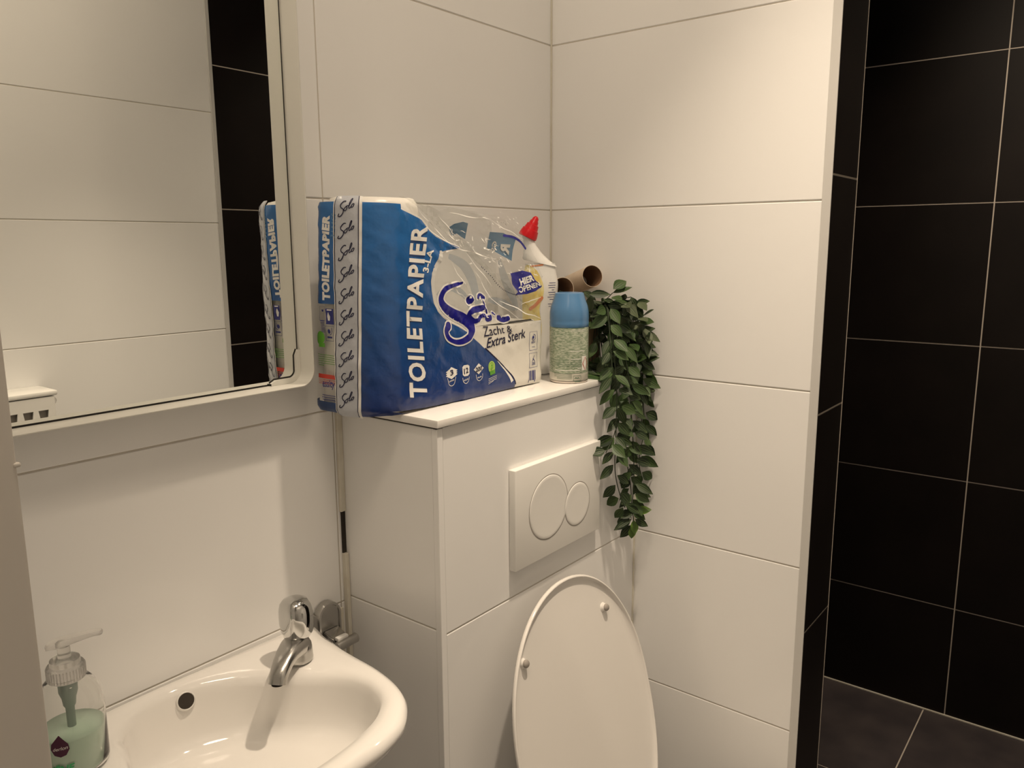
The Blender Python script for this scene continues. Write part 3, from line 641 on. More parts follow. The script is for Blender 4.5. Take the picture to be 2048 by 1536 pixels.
def film_mat():
    m = bpy.data.materials.new('clear_film'); m.use_nodes = True; nt = m.node_tree; nt.nodes.remove(nt.nodes['Principled BSDF'])
    out = nt.nodes['Material Output']; tr = nt.nodes.new('ShaderNodeBsdfTransparent'); tr.inputs[0].default_value = (.96, .96, .95, 1)
    pb = nt.nodes.new('ShaderNodeBsdfPrincipled'); pb.inputs['Base Color'].default_value = (.55, .55, .54, 1); pb.inputs['Roughness'].default_value = .12; pb.inputs['Specular IOR Level'].default_value = 1
    tc = nt.nodes.new('ShaderNodeTexCoord'); mp = nt.nodes.new('ShaderNodeMapping'); mp.inputs['Rotation'].default_value = (0, .62, 0); mp.inputs['Scale'].default_value = (14, 14, 42)
    n = nt.nodes.new('ShaderNodeTexNoise'); n.inputs['Scale'].default_value = 1.6; n.inputs['Detail'].default_value = 5; n.inputs['Distortion'].default_value = 1.2
    n.noise_type = 'RIDGED_MULTIFRACTAL' if hasattr(n, 'noise_type') else n.noise_type
    r = nt.nodes.new('ShaderNodeValToRGB'); r.color_ramp.elements[0].position = .45; r.color_ramp.elements[1].position = 1.0
    r.color_ramp.elements[0].color = (.10,)*3+(1,); r.color_ramp.elements[1].color = (.5,)*3+(1,)
    bp = nt.nodes.new('ShaderNodeBump'); bp.inputs['Strength'].default_value = .9; bp.inputs['Distance'].default_value = .006
    mx = nt.nodes.new('ShaderNodeMixShader')
    L = nt.links.new
    L(tc.outputs['Object'], mp.inputs[0]); L(mp.outputs[0], n.inputs['Vector']); L(n.outputs[0], r.inputs[0]); L(n.outputs[0], bp.inputs['Height']); L(bp.outputs[0], pb.inputs['Normal'])
    L(r.outputs[0], mx.inputs[0]); L(tr.outputs[0], mx.inputs[1]); L(pb.outputs[0], mx.inputs[2]); L(mx.outputs[0], out.inputs[0])
    return m
M['film'] = film_mat()
def blue_mat(name, top, bot, z0=1.22, z1=1.5):
    m = mat(name, top, .24, coat=.2, bump=(22, .9, 4)); nt = m.node_tree; b = nt.nodes['Principled BSDF']
    tc = nt.nodes.new('ShaderNodeTexCoord'); sp = nt.nodes.new('ShaderNodeSeparateXYZ'); mr = nt.nodes.new('ShaderNodeMapRange'); mr.inputs[1].default_value = z0; mr.inputs[2].default_value = z1
    r = nt.nodes.new('ShaderNodeValToRGB'); r.color_ramp.elements[0].color = (*bot, 1); r.color_ramp.elements[1].color = (*top, 1)
    e = r.color_ramp.elements.new(.42); e.color = (*[p*.6+q*.4 for p, q in zip(bot, top)], 1)
    L = nt.links.new; L(tc.outputs['Object'], sp.inputs[0]); L(sp.outputs[2], mr.inputs[0]); L(mr.outputs[0], r.inputs[0]); L(r.outputs[0], b.inputs['Base Color'])
    return m
M['blue'] = blue_mat('blue_print', (.028, .15, .42), (.010, .030, .15)); M['navy'] = mat('navy_print', (.012, .012, .22), .25); M['ink'] = mat('dark_ink', (.010, .010, .045), .4)
M['white'] = mat('white_print', (.80, .79, .76), .3); M['greyseal'] = mat('grey_seal_print', (.50, .52, .57), .25, bump=(80, .2)); M['lblue'] = mat('light_blue_print', (.10, .26, .46), .35); M['navy2'] = mat('blue_side_base', (.02, .055, .17), .3)
M['green'] = mat('green_print', (.10, .33, .03), .35); M['lgreen'] = mat('light_green_print', (.40, .58, .12), .35); M['redp'] = mat('red_print', (.60, .06, .04), .35); M['pale'] = mat('pale_edge_print', (.60, .60, .58), .3)
def body(x0, x1, zt, r0, r1, name, inset=.0042):
    loops = []
    for z, ins in ((PB-.0004, .014), (PB, .010), (PB+.006, .003), (PB+.014, 0), (zt-.02, 0), (zt-.008, .002), (zt-.0015, .007), (zt, .013)):
        loop = []
        for cx, cy, r, a0 in ((x1-r1, -.146+r1, r1, -90), (x1-r1, ylim(z)-.002, .018, 0), (x0+.020, ylim(z)-.002, .018, 90), (x0+r0, -.146+r0, r0, 180)):
            for i in range(9):
                a = math.radians(a0+90*i/8); w = .0012*nz(a*2+cx*30, z, 40) if 0 < ins < .01 or ins == 0 else .002*nz(a*3, z, 60)
                loop.append((cx+(r-ins-inset+w)*math.cos(a), cy+(r-ins-inset+w)*math.sin(a), z+(.0015*nz(a*3, cx, 9) if z > zt-.004 else 0)))
        loops.append(loop)
    bm = bmesh.new(); loft(bm, loops, True, True, True); return link(name, bm, M['wrap'], pk_t, True, 60)
body(-.6210, -.5040, PT, .067, .02, 'tall_wrapped_stack'); body(-.5035, -.2310, 1.3225, .004, .010, 'low_wrapped_row')
# clear film: front, back and top gather
sil = [(-0.5583, 1.5053), (-0.5441, 1.5124), (-0.5107, 1.5057), (-0.4809, 1.4957), (-0.4545, 1.5021), (-0.4219, 1.4988), (-0.3936, 1.4960), (-0.3460, 1.4912), (-0.3019, 1.4767), (-0.2687, 1.4539), (-0.2439, 1.4211), (-0.2325, 1.3893), (-0.2296, 1.3556), (-0.2266, 1.3172)]
d = Dec().poly([(-.5045, sil[-1][1]-.004)]+[(-.5045, sil[0][1])]+sil[1:-1]+[(-.2285, sil[-2][1]), (-.2285, 1.318)]); d.build('front_film', M['film'], pk, .0006, pk_t, .006)
def pkb(u, z, off): return Vector((u, -.050-off+.006*nz(u, z, 14, 7)-.05*max(0, (z-1.42)/.1)**2, z))
silb = [(x+.030, z+.004) for x, z in [(-0.5441, 1.5124), (-0.5106, 1.5084), (-0.4807, 1.5012), (-0.4544, 1.5049), (-0.4219, 1.5017), (-0.3936, 1.4989), (-0.3460, 1.4935), (-0.3083, 1.4820)]]
d = Dec().poly([(-.5045, 1.3225), (-.5045, silb[0][1])]+silb+[(-.240, 1.43), (-.232, 1.37), (-.231, 1.3225)]); d.build('back_film', M['film'], pkb, 0, pk_t, .008)
def roundtop(u, z, off): return pk(u, z, off)
# side film at the right end
bm = grid_sheet(-.2243, -.130, 1.3225, 1.40, 10, 8, lambda u, z, o: pk(u, z, o)+Vector((-.03*((z-1.3225)/.08)**1.5, 0, 0)), .0005); link('end_film', bm, M['film'], pk_t, True)
# printed areas on the front
FZ = .0009
blue = [(-0.6257, 1.5024), (-0.5631, 1.5002), (-0.5559, 1.4958), (-0.5384, 1.4901), (-0.5174, 1.4825), (-0.5021, 1.4677), (-0.4892, 1.4595), (-0.4666, 1.4518), (-0.4388, 1.4441), (-0.4388, 1.4423), (-0.4562, 1.4417), (-0.4722, 1.4400), (-0.4764, 1.4384), (-0.4835, 1.4293), (-0.4905, 1.4203), (-0.4990, 1.4093), (-0.5019, 1.3974), (-0.5009, 1.3840), (-0.4978, 1.3668), (-0.4890, 1.3536), (-0.4761, 1.3437), (-0.4603, 1.3351), (-0.4429, 1.3278), (-0.4262, 1.3188), (-0.4103, 1.3074), (-0.3810, 1.2866), (-0.3590, 1.2714), (-0.3364, 1.2533), (-0.3170, 1.2369), (-0.3091, 1.2241), (-0.3079, 1.2164), (-0.3497, 1.2152), (-0.4344, 1.2148), (-0.5107, 1.2166), (-0.5797, 1.2210), (-0.6250, 1.2247)]
blue[0] = (lean(-.6165, 1.505), 1.5045); blue[1] = (-.556, 1.503); blue[-1] = (-.556, PB); blue = blue+[(lean(-.6165, PB), PB), (-.6165, 1.36)]; blue = [(u, max(z, PB)) for u, z in blue]
Dec().poly(blue).build('blue_front_print', M['blue'], pk, FZ, pk_t, .005)
wpoly = [(-0.4429, 1.3278), (-0.4262, 1.3188), (-0.4103, 1.3074), (-0.3810, 1.2866), (-0.3590, 1.2714), (-0.3364, 1.2533), (-0.3170, 1.2369), (-0.3091, 1.2241), (-0.3079, 1.2164)]+[(-.2285, PB), (-.2285, 1.3225)]+[(-0.2829, 1.3217), (-0.3483, 1.3229), (-0.3970, 1.3254)]
Dec().poly([(u, max(z, PB)) for u, z in wpoly]).build('white_front_print', M['whitefilm'], pk, FZ-.0002, pk_t, .005)
Dec().ribbon([(-0.4786, 1.4370), (-0.4831, 1.4258), (-0.4928, 1.4133), (-0.4974, 1.3972), (-0.4968, 1.3838), (-0.4932, 1.3665), (-0.4843, 1.3544), (-0.4697, 1.3447), (-0.4515, 1.3359), (-0.4317, 1.3253)], lambda t: .0075-.003*t).build('pale_border', M['pale'], pk, FZ+.0001, pk_t, .005)
Dec().ribbon([(-0.4775, 1.4377), (-0.4616, 1.4396), (-0.4388, 1.4430)], .0018).ribbon([(-0.5559, 1.4968), (-0.5174, 1.4838), (-0.5001, 1.4684), (-0.4717, 1.4553), (-0.4387, 1.4452)], .0012).build('edge_line', M['white'], pk, FZ+.0002, pk_t, .005)
Dec().ribbon([(-0.3833, 1.2892), (-0.3578, 1.2705), (-0.3351, 1.2524), (-0.3157, 1.2359), (-0.3078, 1.2223)], .0022).build('dark_swoosh', M['ink'], pk, FZ+.0002, pk_t, .006)
Dec().ribbon([(-0.3541, 1.2660), (-0.3365, 1.2501), (-0.3236, 1.2377), (-0.3171, 1.2278)], lambda t: .0008+.0055*t, caps=False).build('white_swoosh', M['white'], pk, FZ+.0003, pk_t, .006)
# big lettering up the front
q = [(-0.5143, 1.2312), (-0.5059, 1.4745), (-0.5389, 1.4760), (-0.5502, 1.2375)]
wp = lambda a, b: -(.0075+.0040*(1-b))*math.sin(math.pi*min(1, a/.98))**1.3
lo = Dec().text('TOILETPAPIER', [q[0], q[1], q[2], q[3]], .060, spacing=1.09, warp=wp); lo.build('toiletpapier_outline', M['navy2'], pk, FZ+.0002, pk_t, .006)
Dec().text('TOILETPAPIER', [q[0], q[1], q[2], q[3]], .030, spacing=1.12, warp=wp).build('toiletpapier_lettering', M['white'], pk, FZ+.0005, pk_t, .006)
q = [(-0.5071, 1.4095), (-0.4939, 1.4414), (-0.5059, 1.4435), (-0.5190, 1.4120)]
Dec().text('3-LA', q, .03).build('laags_lettering', M['white'], pk, FZ+.0005, pk_t, .006)
# large logo lettering
Spts = [(-0.4356, 1.3926), (-0.4544, 1.3897), (-0.4706, 1.3861), (-0.4793, 1.3786), (-0.4817, 1.3687), (-0.4725, 1.3580), (-0.4534, 1.3479), (-0.4336, 1.3397), (-0.4202, 1.3304), (-0.4158, 1.3217), (-0.4218, 1.3116), (-0.4367, 1.3062), (-0.4512, 1.3061), (-0.4642, 1.3111), (-0.4705, 1.3183), (-0.4714, 1.3250), (-0.4669, 1.3313)]
def Sw(t): 
    ks = [(0, .003), (.12, .0055), (.28, .0085), (.42, .012), (.55, .0115), (.66, .0075), (.78, .0045), (.88, .0055), (1, .0095)]
    for (a, x), (b, y) in zip(ks, ks[1:]):
        if t <= b: return x+(y-x)*(t-a)/(b-a)
    return ks[-1][1]
opts = [(-0.3894, 1.3525), (-0.4070, 1.3514), (-0.4186, 1.3484), (-0.4211, 1.3418), (-0.4109, 1.3342), (-0.4015, 1.3350), (-0.3943, 1.3406), (-0.3860, 1.3408)]; stem_ = [(-0.3902, 1.3694), (-0.3868, 1.3616), (-0.3834, 1.3521), (-0.3788, 1.3402)]; bar_ = [(-0.3996, 1.3699), (-0.3937, 1.3727), (-0.3843, 1.3676)]
b1_ = [(-0.4182, 1.3665)][0]; b2_ = [(-0.3765, 1.3362)][0]; tail = [(-0.3519, 1.3351), (-0.3406, 1.3311), (-0.3278, 1.3317)]; tip_ = [(-0.3678, 1.3441), (-0.3605, 1.3405)]
Sw0 = Sw; Sw = lambda t: Sw0(t)*1.35
for extra, nm, mm, oz in ((.0048, 'logo_outline', 'white', FZ+.0006), (0, 'logo_lettering', 'navy', FZ+.0010)):
    d = Dec().ribbon(Spts, lambda t: Sw(t)+extra).ribbon(opts, lambda t: .0100+extra-.004*t).ribbon(stem_, .0026+extra).ribbon(bar_, .0055+extra).ribbon(tail, .0085+extra).ribbon(tip_, .003+extra*.6)
    d.disc(b1_, .0078+extra/2, 24, .0070+extra/2); d.disc(b2_, .0085+extra/2, 24, .0058+extra/2); d.build(nm, M[mm], pk, oz, pk_t, .006)
q = [(-0.3866, 1.3075), (-0.3150, 1.3097), (-0.3228, 1.3200), (-0.3935, 1.3244)]; d = Dec().text('Zacht &', q, .0, .2)
q = [(-0.3809, 1.2889), (-0.2789, 1.2969), (-0.2829, 1.3118), (-0.3806, 1.3053)]; d.text('Extra Sterk', q, .012, .25); d.build('slogan_lettering', M['ink'], pk, FZ+.0004, pk_t, .006)
# icons along the foot
c3, c12, c200, cb = [(-0.4623, 1.2616), (-0.4310, 1.2606), (-0.4013, 1.2595), (-0.3692, 1.2583)]
s3, s12, s200 = [(-0.4626, 1.2519), (-0.4313, 1.2491), (-0.3997, 1.2487)]
d = Dec()
for k in (-.0045, -.0015, .0015): d.poly([(c3[0]-.0125, c3[1]+k), (c3[0], c3[1]+k-.0055), (c3[0]+.0125, c3[1]+k+.001), (c3[0], c3[1]+k+.0065)])
d.ribbon([(s3[0]-.0085, s3[1]+.002), (s3[0]-.006, s3[1]-.0075), (s3[0], s3[1]-.0105), (s3[0]+.006, s3[1]-.0075), (s3[0]+.0085, s3[1]+.002)], .0008)
d.poly([(c12[0]-.0075, c12[1]-.006), (c12[0]-.004, c12[1]-.0085), (c12[0]+.004, c12[1]-.0085), (c12[0]+.0075, c12[1]-.006), (c12[0]+.0075, c12[1]+.006), (c12[0]+.004, c12[1]+.0085), (c12[0]-.004, c12[1]+.0085), (c12[0]-.0075, c12[1]+.006)])
d.ribbon([(s12[0]-.0075, s12[1]+.001), (s12[0]-.006, s12[1]-.005), (s12[0], s12[1]-.0085), (s12[0]+.006, s12[1]-.005), (s12[0]+.0075, s12[1]+.001)], .0008)
d.poly([(c200[0]-.012, c200[1]), (c200[0], c200[1]-.0085), (c200[0]+.012, c200[1]), (c200[0], c200[1]+.0085)])
d.ribbon([(s200[0]-.0075, s200[1]+.002), (s200[0]-.0055, s200[1]-.005), (s200[0], s200[1]-.008), (s200[0]+.0055, s200[1]-.005), (s200[0]+.0075, s200[1]+.002)], .0008)
for c, w, t in ((s3, .0055, 'LAAGS'), (s12, .0050, 'ROLLEN'), (s200, .0045, 'VELLEN')): d.text(t, [(c[0]-w, c[1]-.0045), (c[0]+w, c[1]-.0030), (c[0]+w, c[1]-.0008), (c[0]-w, c[1]-.0022)], .03)
for i in range(4): d.ribbon([(cb[0]-.008, cb[1]-.0185-i*.0026), (cb[0]+.012-(i == 3)*.008, cb[1]-.0150-i*.0026)], .0006, k=1)
d.build('icon_shapes', M['white'], pk, FZ+.0004, pk_t, .006)
for c, w, h, t in ((c3, .003, .0042, '3'), (c12, .0048, .0042, '12'), (c200, .0078, .0038, '200')): Dec().text(t, [(c[0]-w, c[1]-h-.001), (c[0]+w, c[1]-h+.0005), (c[0]+w, c[1]+h+.0005), (c[0]-w, c[1]+h-.001)], .03).build('icon_number', M['ink'], pk, FZ+.0008, pk_t, .006)

Dec().disc(cb, .0085, 28, .0095).build('bulb_mark', M['lgreen'], pk, FZ+.0004, pk_t)
Dec().poly([(cb[0]-.004, cb[1]-.013), (cb[0]+.0075, cb[1]-.011), (cb[0]+.0075, cb[1]-.0045), (cb[0]-.0055, cb[1]-.0065)]).ribbon([(cb[0]-.005, cb[1]-.003), (cb[0]-.006, cb[1]+.003), (cb[0], cb[1]+.007), (cb[0]+.005, cb[1]+.003), (cb[0]+.005, cb[1]-.002)], .0008).ribbon([(cb[0]-.0015, cb[1]-.003), (cb[0]-.0015, cb[1]+.002), (cb[0]+.0015, cb[1]+.003), (cb[0]+.0015, cb[1]-.002)], .0018).build('bulb_mark_detail', M['green'], pk, FZ+.0007, pk_t)
# certification marks and bar code at the right
a1, a2 = [(-0.2693, 1.2737), (-0.2481, 1.3045)]; b1, b2 = [(-0.2708, 1.2443), (-0.2481, 1.2688)]; k1, k2 = [(-0.2722, 1.2189), (-0.2453, 1.2393)]
d = Dec().frame(a1, a2, .0007).frame(b1, b2, .0007); cx = (a1[0]+a2[0])/2; cz = (a1[1]+a2[1])/2
d.ribbon([(cx-.004, cz+.004), (cx-.001, cz+.0005), (cx+.004, cz+.003), (cx+.005, cz+.009), (cx, cz+.011)], .001).disc((cx-.001, cz+.006), .0026).text('PEFC', [(cx-.0055, cz-.0045), (cx+.0055, cz-.0040), (cx+.0055, cz-.0008), (cx-.0055, cz-.0012)], .02).rect((cx-.004, cz-.0105), (cx+.004, cz-.0098))
cz = (b1[1]+b2[1])/2; cx = (b1[0]+b2[0])/2
d.ribbon([(cx-.002, cz+.002), (cx+.0005, cz+.004), (cx+.003, cz+.0075)], .0009).ribbon([(cx-.004, cz-.002), (cx, cz+.0015), (cx+.004, cz-.002)], .0012)
for i in range(3): d.rect((cx-.0055, cz-.0045-i*.0018), (cx+.0055, cz-.0037-i*.0018))
for i, w in enumerate((.0012, .0022, .001, .0028, .0012, .002)):
    x = k1[0]+i*.0031; d.rect((x, k1[1]+.0035*(i % 5 != 0)), (x+w, k2[1]))
d.build('certification_marks', M['blueink'], pk, FZ+.0004, pk_t, .006)
# tear-here label and perforation on the clear film
lab = [(-0.3194, 1.4029), (-0.2892, 1.4068), (-0.2662, 1.4028), (-0.2551, 1.3902), (-0.2353, 1.3786), (-0.2523, 1.3718), (-0.2758, 1.3681), (-0.3066, 1.3681), (-0.3013, 1.3726), (-0.3143, 1.3860)]
Dec().poly(lab).build('opening_label', M['navy'], pk, .0016, pk_t, .006)
q = [(-0.2933, 1.3819), (-0.2579, 1.3894), (-0.2634, 1.3995), (-0.2972, 1.3934)]; d = Dec().text('HIER', q, .045)
q = [(-0.2974, 1.3700), (-0.2396, 1.3796), (-0.2453, 1.3873), (-0.3000, 1.3806)]; d.text('OPENEN', q, .03); d.build('opening_lettering', M['white'], pk, .0020, pk_t, .006)
d = Dec(); pp = cr([(x, z, 0) for x, z in [(-0.3882, 1.4149), (-0.3657, 1.3982), (-0.3412, 1.3809), (-0.3197, 1.3719), (-0.3040, 1.3679)]], 6)
for p_ in pp: d.disc((p_.x, p_.y), .0010, 8)
d.build('perforation', M['ink'], pk, .0022, pk_t, 0)
d = Dec().ribbon([(-0.3340, 1.4624), (-0.3085, 1.4602), (-0.2889, 1.4523), (-0.2742, 1.4418)], .004); d.build('film_edge_print', M['navy'], pk, .0012, pk_t)
# soft ghost of the back print and white ribbons painted as glints along film creases
M['ghost'] = mat('ghost_blue_print', (.16, .25, .36), .4, alpha=.42); M['crease_glint'] = mat('film_crease_glint', (.97, .96, .93), .15, alpha=.95)
g = [[(-0.3602, 1.4307), (-0.3239, 1.4154), (-0.2991, 1.3898), (-0.2906, 1.3558), (-0.2834, 1.3211)], [(-0.2315, 1.4219), (-0.2178, 1.3955), (-0.1966, 1.3593), (-0.1821, 1.3314)], [(-0.3915, 1.3695), (-0.3616, 1.3801), (-0.3251, 1.3660), (-0.3130, 1.3403)], [(-0.2600, 1.3540), (-0.2254, 1.3476), (-0.1895, 1.3319)]]
for k_, (gl, w_) in enumerate(zip(g, (.022, .020, .012, .014))): Dec().ribbon(gl, lambda t, w_=w_: w_*(.35+math.sin(math.pi*t)*.65), caps=False).build('ghost_print', M['ghost'], pkb, .001+.0004*k_, pk_t, .01)
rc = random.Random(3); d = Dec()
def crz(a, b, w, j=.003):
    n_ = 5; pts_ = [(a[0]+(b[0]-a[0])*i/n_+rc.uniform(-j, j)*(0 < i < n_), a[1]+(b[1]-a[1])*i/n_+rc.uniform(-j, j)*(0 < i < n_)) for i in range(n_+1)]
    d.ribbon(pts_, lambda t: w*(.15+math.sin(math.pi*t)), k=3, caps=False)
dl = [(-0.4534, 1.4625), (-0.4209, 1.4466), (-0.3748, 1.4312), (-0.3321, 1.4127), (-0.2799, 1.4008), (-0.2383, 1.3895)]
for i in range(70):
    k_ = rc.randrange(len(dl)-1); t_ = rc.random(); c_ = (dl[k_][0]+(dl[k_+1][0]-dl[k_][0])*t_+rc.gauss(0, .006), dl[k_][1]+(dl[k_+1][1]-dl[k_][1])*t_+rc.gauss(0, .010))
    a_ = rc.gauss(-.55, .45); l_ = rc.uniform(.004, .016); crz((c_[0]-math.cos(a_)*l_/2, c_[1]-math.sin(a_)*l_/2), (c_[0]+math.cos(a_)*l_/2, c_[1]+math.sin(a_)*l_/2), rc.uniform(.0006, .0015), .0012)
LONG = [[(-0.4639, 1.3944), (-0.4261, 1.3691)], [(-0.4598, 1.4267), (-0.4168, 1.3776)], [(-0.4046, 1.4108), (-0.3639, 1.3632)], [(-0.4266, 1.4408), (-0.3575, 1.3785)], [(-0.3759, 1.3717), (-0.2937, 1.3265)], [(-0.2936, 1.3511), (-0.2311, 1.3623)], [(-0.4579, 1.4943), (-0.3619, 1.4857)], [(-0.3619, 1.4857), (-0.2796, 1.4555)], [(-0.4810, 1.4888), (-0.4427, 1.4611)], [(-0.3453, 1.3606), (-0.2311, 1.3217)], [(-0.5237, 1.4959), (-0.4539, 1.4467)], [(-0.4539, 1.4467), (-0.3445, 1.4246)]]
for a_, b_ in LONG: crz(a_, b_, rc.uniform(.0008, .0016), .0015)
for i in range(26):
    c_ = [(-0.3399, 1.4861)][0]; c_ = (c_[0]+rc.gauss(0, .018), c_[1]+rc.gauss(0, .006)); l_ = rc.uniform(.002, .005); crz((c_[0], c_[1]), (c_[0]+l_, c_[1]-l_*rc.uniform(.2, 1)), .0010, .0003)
d.build('film_crease_glints', M['crease_glint'], pk, .0012, pk_t, .006)
# prints on the back of the film, seen from inside (mirrored)
Dec().poly([(-0.3750, 1.4758), (-0.3655, 1.4815), (-0.3464, 1.4850), (-0.3318, 1.4828), (-0.3285, 1.4708), (-0.3263, 1.4578), (-0.3385, 1.4618), (-0.3505, 1.4666), (-0.3601, 1.4625), (-0.3694, 1.4696)]).build('back_print', M['lblue'], pkb, .0010, pk_t, .01)
Dec().poly([(-0.2738, 1.4696), (-0.2307, 1.4683), (-0.1855, 1.4581), (-0.1886, 1.4387), (-0.1902, 1.4193), (-0.2215, 1.4286), (-0.2490, 1.4376), (-0.2690, 1.4428)]).build('back_print', M['lblue'], pkb, .0010, pk_t, .01)
q = [(-0.2031, 1.4292), (-0.2000, 1.4485), (-0.2323, 1.4494), (-0.2312, 1.4339)]; d = Dec().text('R', [q[1], q[0], q[3], q[2]], .05)
q = [(-0.2463, 1.4358), (-0.2460, 1.4537), (-0.2595, 1.4546), (-0.2584, 1.4376)]; d.text('GS', [q[1], q[0], q[3], q[2]], .03); d.build('back_lettering', M['white'], pkb, .0022, pk_t, .01)
# left side of the pack
sd_ = side([(-0.0578, 1.5095), (-0.0958, 1.5067), (-0.0865, 1.3698), (-0.0494, 1.3703)]); ub = -.7200
Dec().poly([(ub, 1.506), (lean(-.6555, 1.506), 1.506), (lean(-.6555, sd_[2][1]), sd_[2][1]), (ub, sd_[2][1])]).build('blue_side_print', M['blue'], pk, FZ, pk_t, .006)
Dec().poly([(ub, PB+.003), (-.6625, PB+.003), (-.6620, 1.2325), (ub, 1.2325)]).build('side_base_print', M['navy2'], pk, FZ, pk_t, .006)
q = side([(-0.0732, 1.3740), (-0.0813, 1.4878), (-0.0658, 1.4902), (-0.0573, 1.3748)])
Dec().text('TOILETPAPIER', q, .06, spacing=1.08).build('side_lettering', M['white'], pk, FZ+.0004, pk_t, .006)
q = side([(-0.0895, 1.4589), (-0.0916, 1.4895), (-0.0846, 1.4909), (-0.0824, 1.4596)]); Dec().text('3-LAAGS', q, .02).build('side_laags', M['lblue'], pk, FZ+.0006, pk_t, .006)
q = side([(-0.0491, 1.2495), (-0.0752, 1.2509), (-0.0761, 1.2637), (-0.0502, 1.2639)]); d = Dec().text('essity', q, .02)
d.build('side_maker_name', M['blueink'], pk, FZ+.0004, pk_t, .006); d = Dec()
m1, m2 = side([(-0.0635, 1.3420), (-0.0788, 1.3634)]); d.rect(m1, m2)
d.build('side_figure_panel', M['blueink'], pk, FZ+.0004, pk_t, .006); d = Dec()
n1, n2 = side([(-0.0618, 1.3191), (-0.0782, 1.3395)]); n1, n2 = (min(n1[0], n2[0]), n1[1]), (max(n1[0], n2[0]), n2[1]); d.frame(n1, n2, .0006)
cx, cz = (n1[0]+n2[0])/2, (n1[1]+n2[1])/2+.003; d.disc((cx-.001, cz), .0032).ribbon([(cx, cz-.005), (cx+.005, cz-.002), (cx+.004, cz+.005)], .0009); d.rect((cx-.0055, cz-.0095), (cx+.0055, cz-.007))
d.build('side_certification_mark', M['blueink'], pk, FZ+.0004, pk_t, .006); d = Dec()
o1, o2 = side([(-0.0509, 1.3469), (-0.0620, 1.3660)]); d.frame(o1, o2, .0004); d.rect((o1[0]+.004, o1[1]+.012), (o1[0]+.008, o1[1]+.015))
for i in range(8): d.rect((o1[0]+.0015, o1[1]-.001-i*.0022), (o2[0]-.0015, o1[1]-.0002-i*.0022))
d.build('side_flower_mark', M['blueink'], pk, FZ+.0004, pk_t, .006); d = Dec()
for i in range(3): zz = 1.2415-i*.0032; d.rect((-.690, zz), (-.6595, zz+.0009))
d.build('side_address_lines', M['blueink'], pk, FZ+.0004, pk_t, .006)
Dec().poly([(m1[0]+.004, m1[1]+.005), (m1[0]+.0058, m1[1]+.010), (m1[0]+.0076, m1[1]+.005), (m1[0]+.009, m1[1]+.011), (m1[0]+.0075, m1[1]+.014), (m1[0]+.0058, m1[1]+.017), (m1[0]+.004, m1[1]+.014), (m1[0]+.0025, m1[1]+.011)]).rect((m1[0]+.003, m1[1]+.019), (m2[0]-.003, m1[1]+.0205)).build('side_figure', M['white'], pk, FZ+.0007, pk_t, .006)
g1, g2 = side([(-0.0470, 1.3096), (-0.0595, 1.3307)]); Dec().rect((g1[0], g1[1]), (g2[0], g1[1]+.006)).disc(((g1[0]+g2[0])/2-.003, (g1[1]+g2[1])/2+.002), .0085, 24, .0095).build('side_green_mark', M['green'], pk, FZ+.0004, pk_t, .006)
d = Dec()
for i, z in enumerate((1.2985, 1.2955, 1.2925, 1.2895, 1.2865, 1.2835)): d.rect((-.698, z), (-.659 if i < 5 else -.684, z+.0008))
d.build('side_small_print', M['green'], pk, FZ+.0004, pk_t, .006)
d = Dec().rect((-.698, 1.2655), (-.659, 1.2715)); 
for z in (1.2630, 1.2605, 1.2580): d.rect((-.698, z), (-.659, z+.0007))
d.build('side_red_band', M['redp'], pk, FZ+.0004, pk_t, .006)
# grey sealed band with repeated script
u0, u1 = -.6545, -.6195
Dec().poly([(u0, PB-.001), (u1, PB-.001), (u1, PT+.0005), (u0, PT+.0005)]).build('seal_band', M['greyseal'], pkl, .0014, pk_t, .005)
Dec().ribbon([(u0, PB-.001), (u0, PT)], .0012, k=1, caps=False).ribbon([(u1-.001, PB-.001), (u1-.001, PT)], .0012, k=1, caps=False).build('seal_lines', M['ink'], pkl, .0018, pk_t, .006)
Dec().ribbon([(u1+.0015, PB-.003), (u1+.0015, PT)], .004, k=1, caps=False).ribbon([(u0-.0015, PB-.001), (u0-.0015, PT)], .0014, k=1, caps=False).build('seal_edge', M['white'], pkl, .0017, pk_t, .006)
d = Dec()
for k in range(11):
    z = 1.4965-k*.0287; c = ((u0+u1)/2-.001, z)
    def T(l): return [(c[0]+x*.0108+y*.0022, c[1]+y*.0105+x*.0045) for x, y in l]
    if z < PB+.004: continue
    d.ribbon(T([(-.15, .95), (-.45, 1.05), (-.75, .75), (-.6, .35), (-.25, .0), (-.2, -.45), (-.5, -.75), (-.85, -.6), (-.8, -.35)]), .0013)
    d.ribbon(T([(.1, .15), (-.1, .0), (-.02, -.3), (.2, -.3), (.28, 0), (.1, .15), (.3, .2), (.45, .1)]), .0011)
    d.ribbon(T([(.45, .0), (.68, .75), (.6, .95), (.48, .7), (.48, -.1), (.62, -.25), (.75, -.1)]), .0011)
    d.ribbon(T([(.95, .15), (.78, .02), (.85, -.25), (1.02, -.2), (1.08, .05), (.95, .15)]), .0011)
d.build('seal_script', M['ink'], pkl, .0020, pk_t, .006)

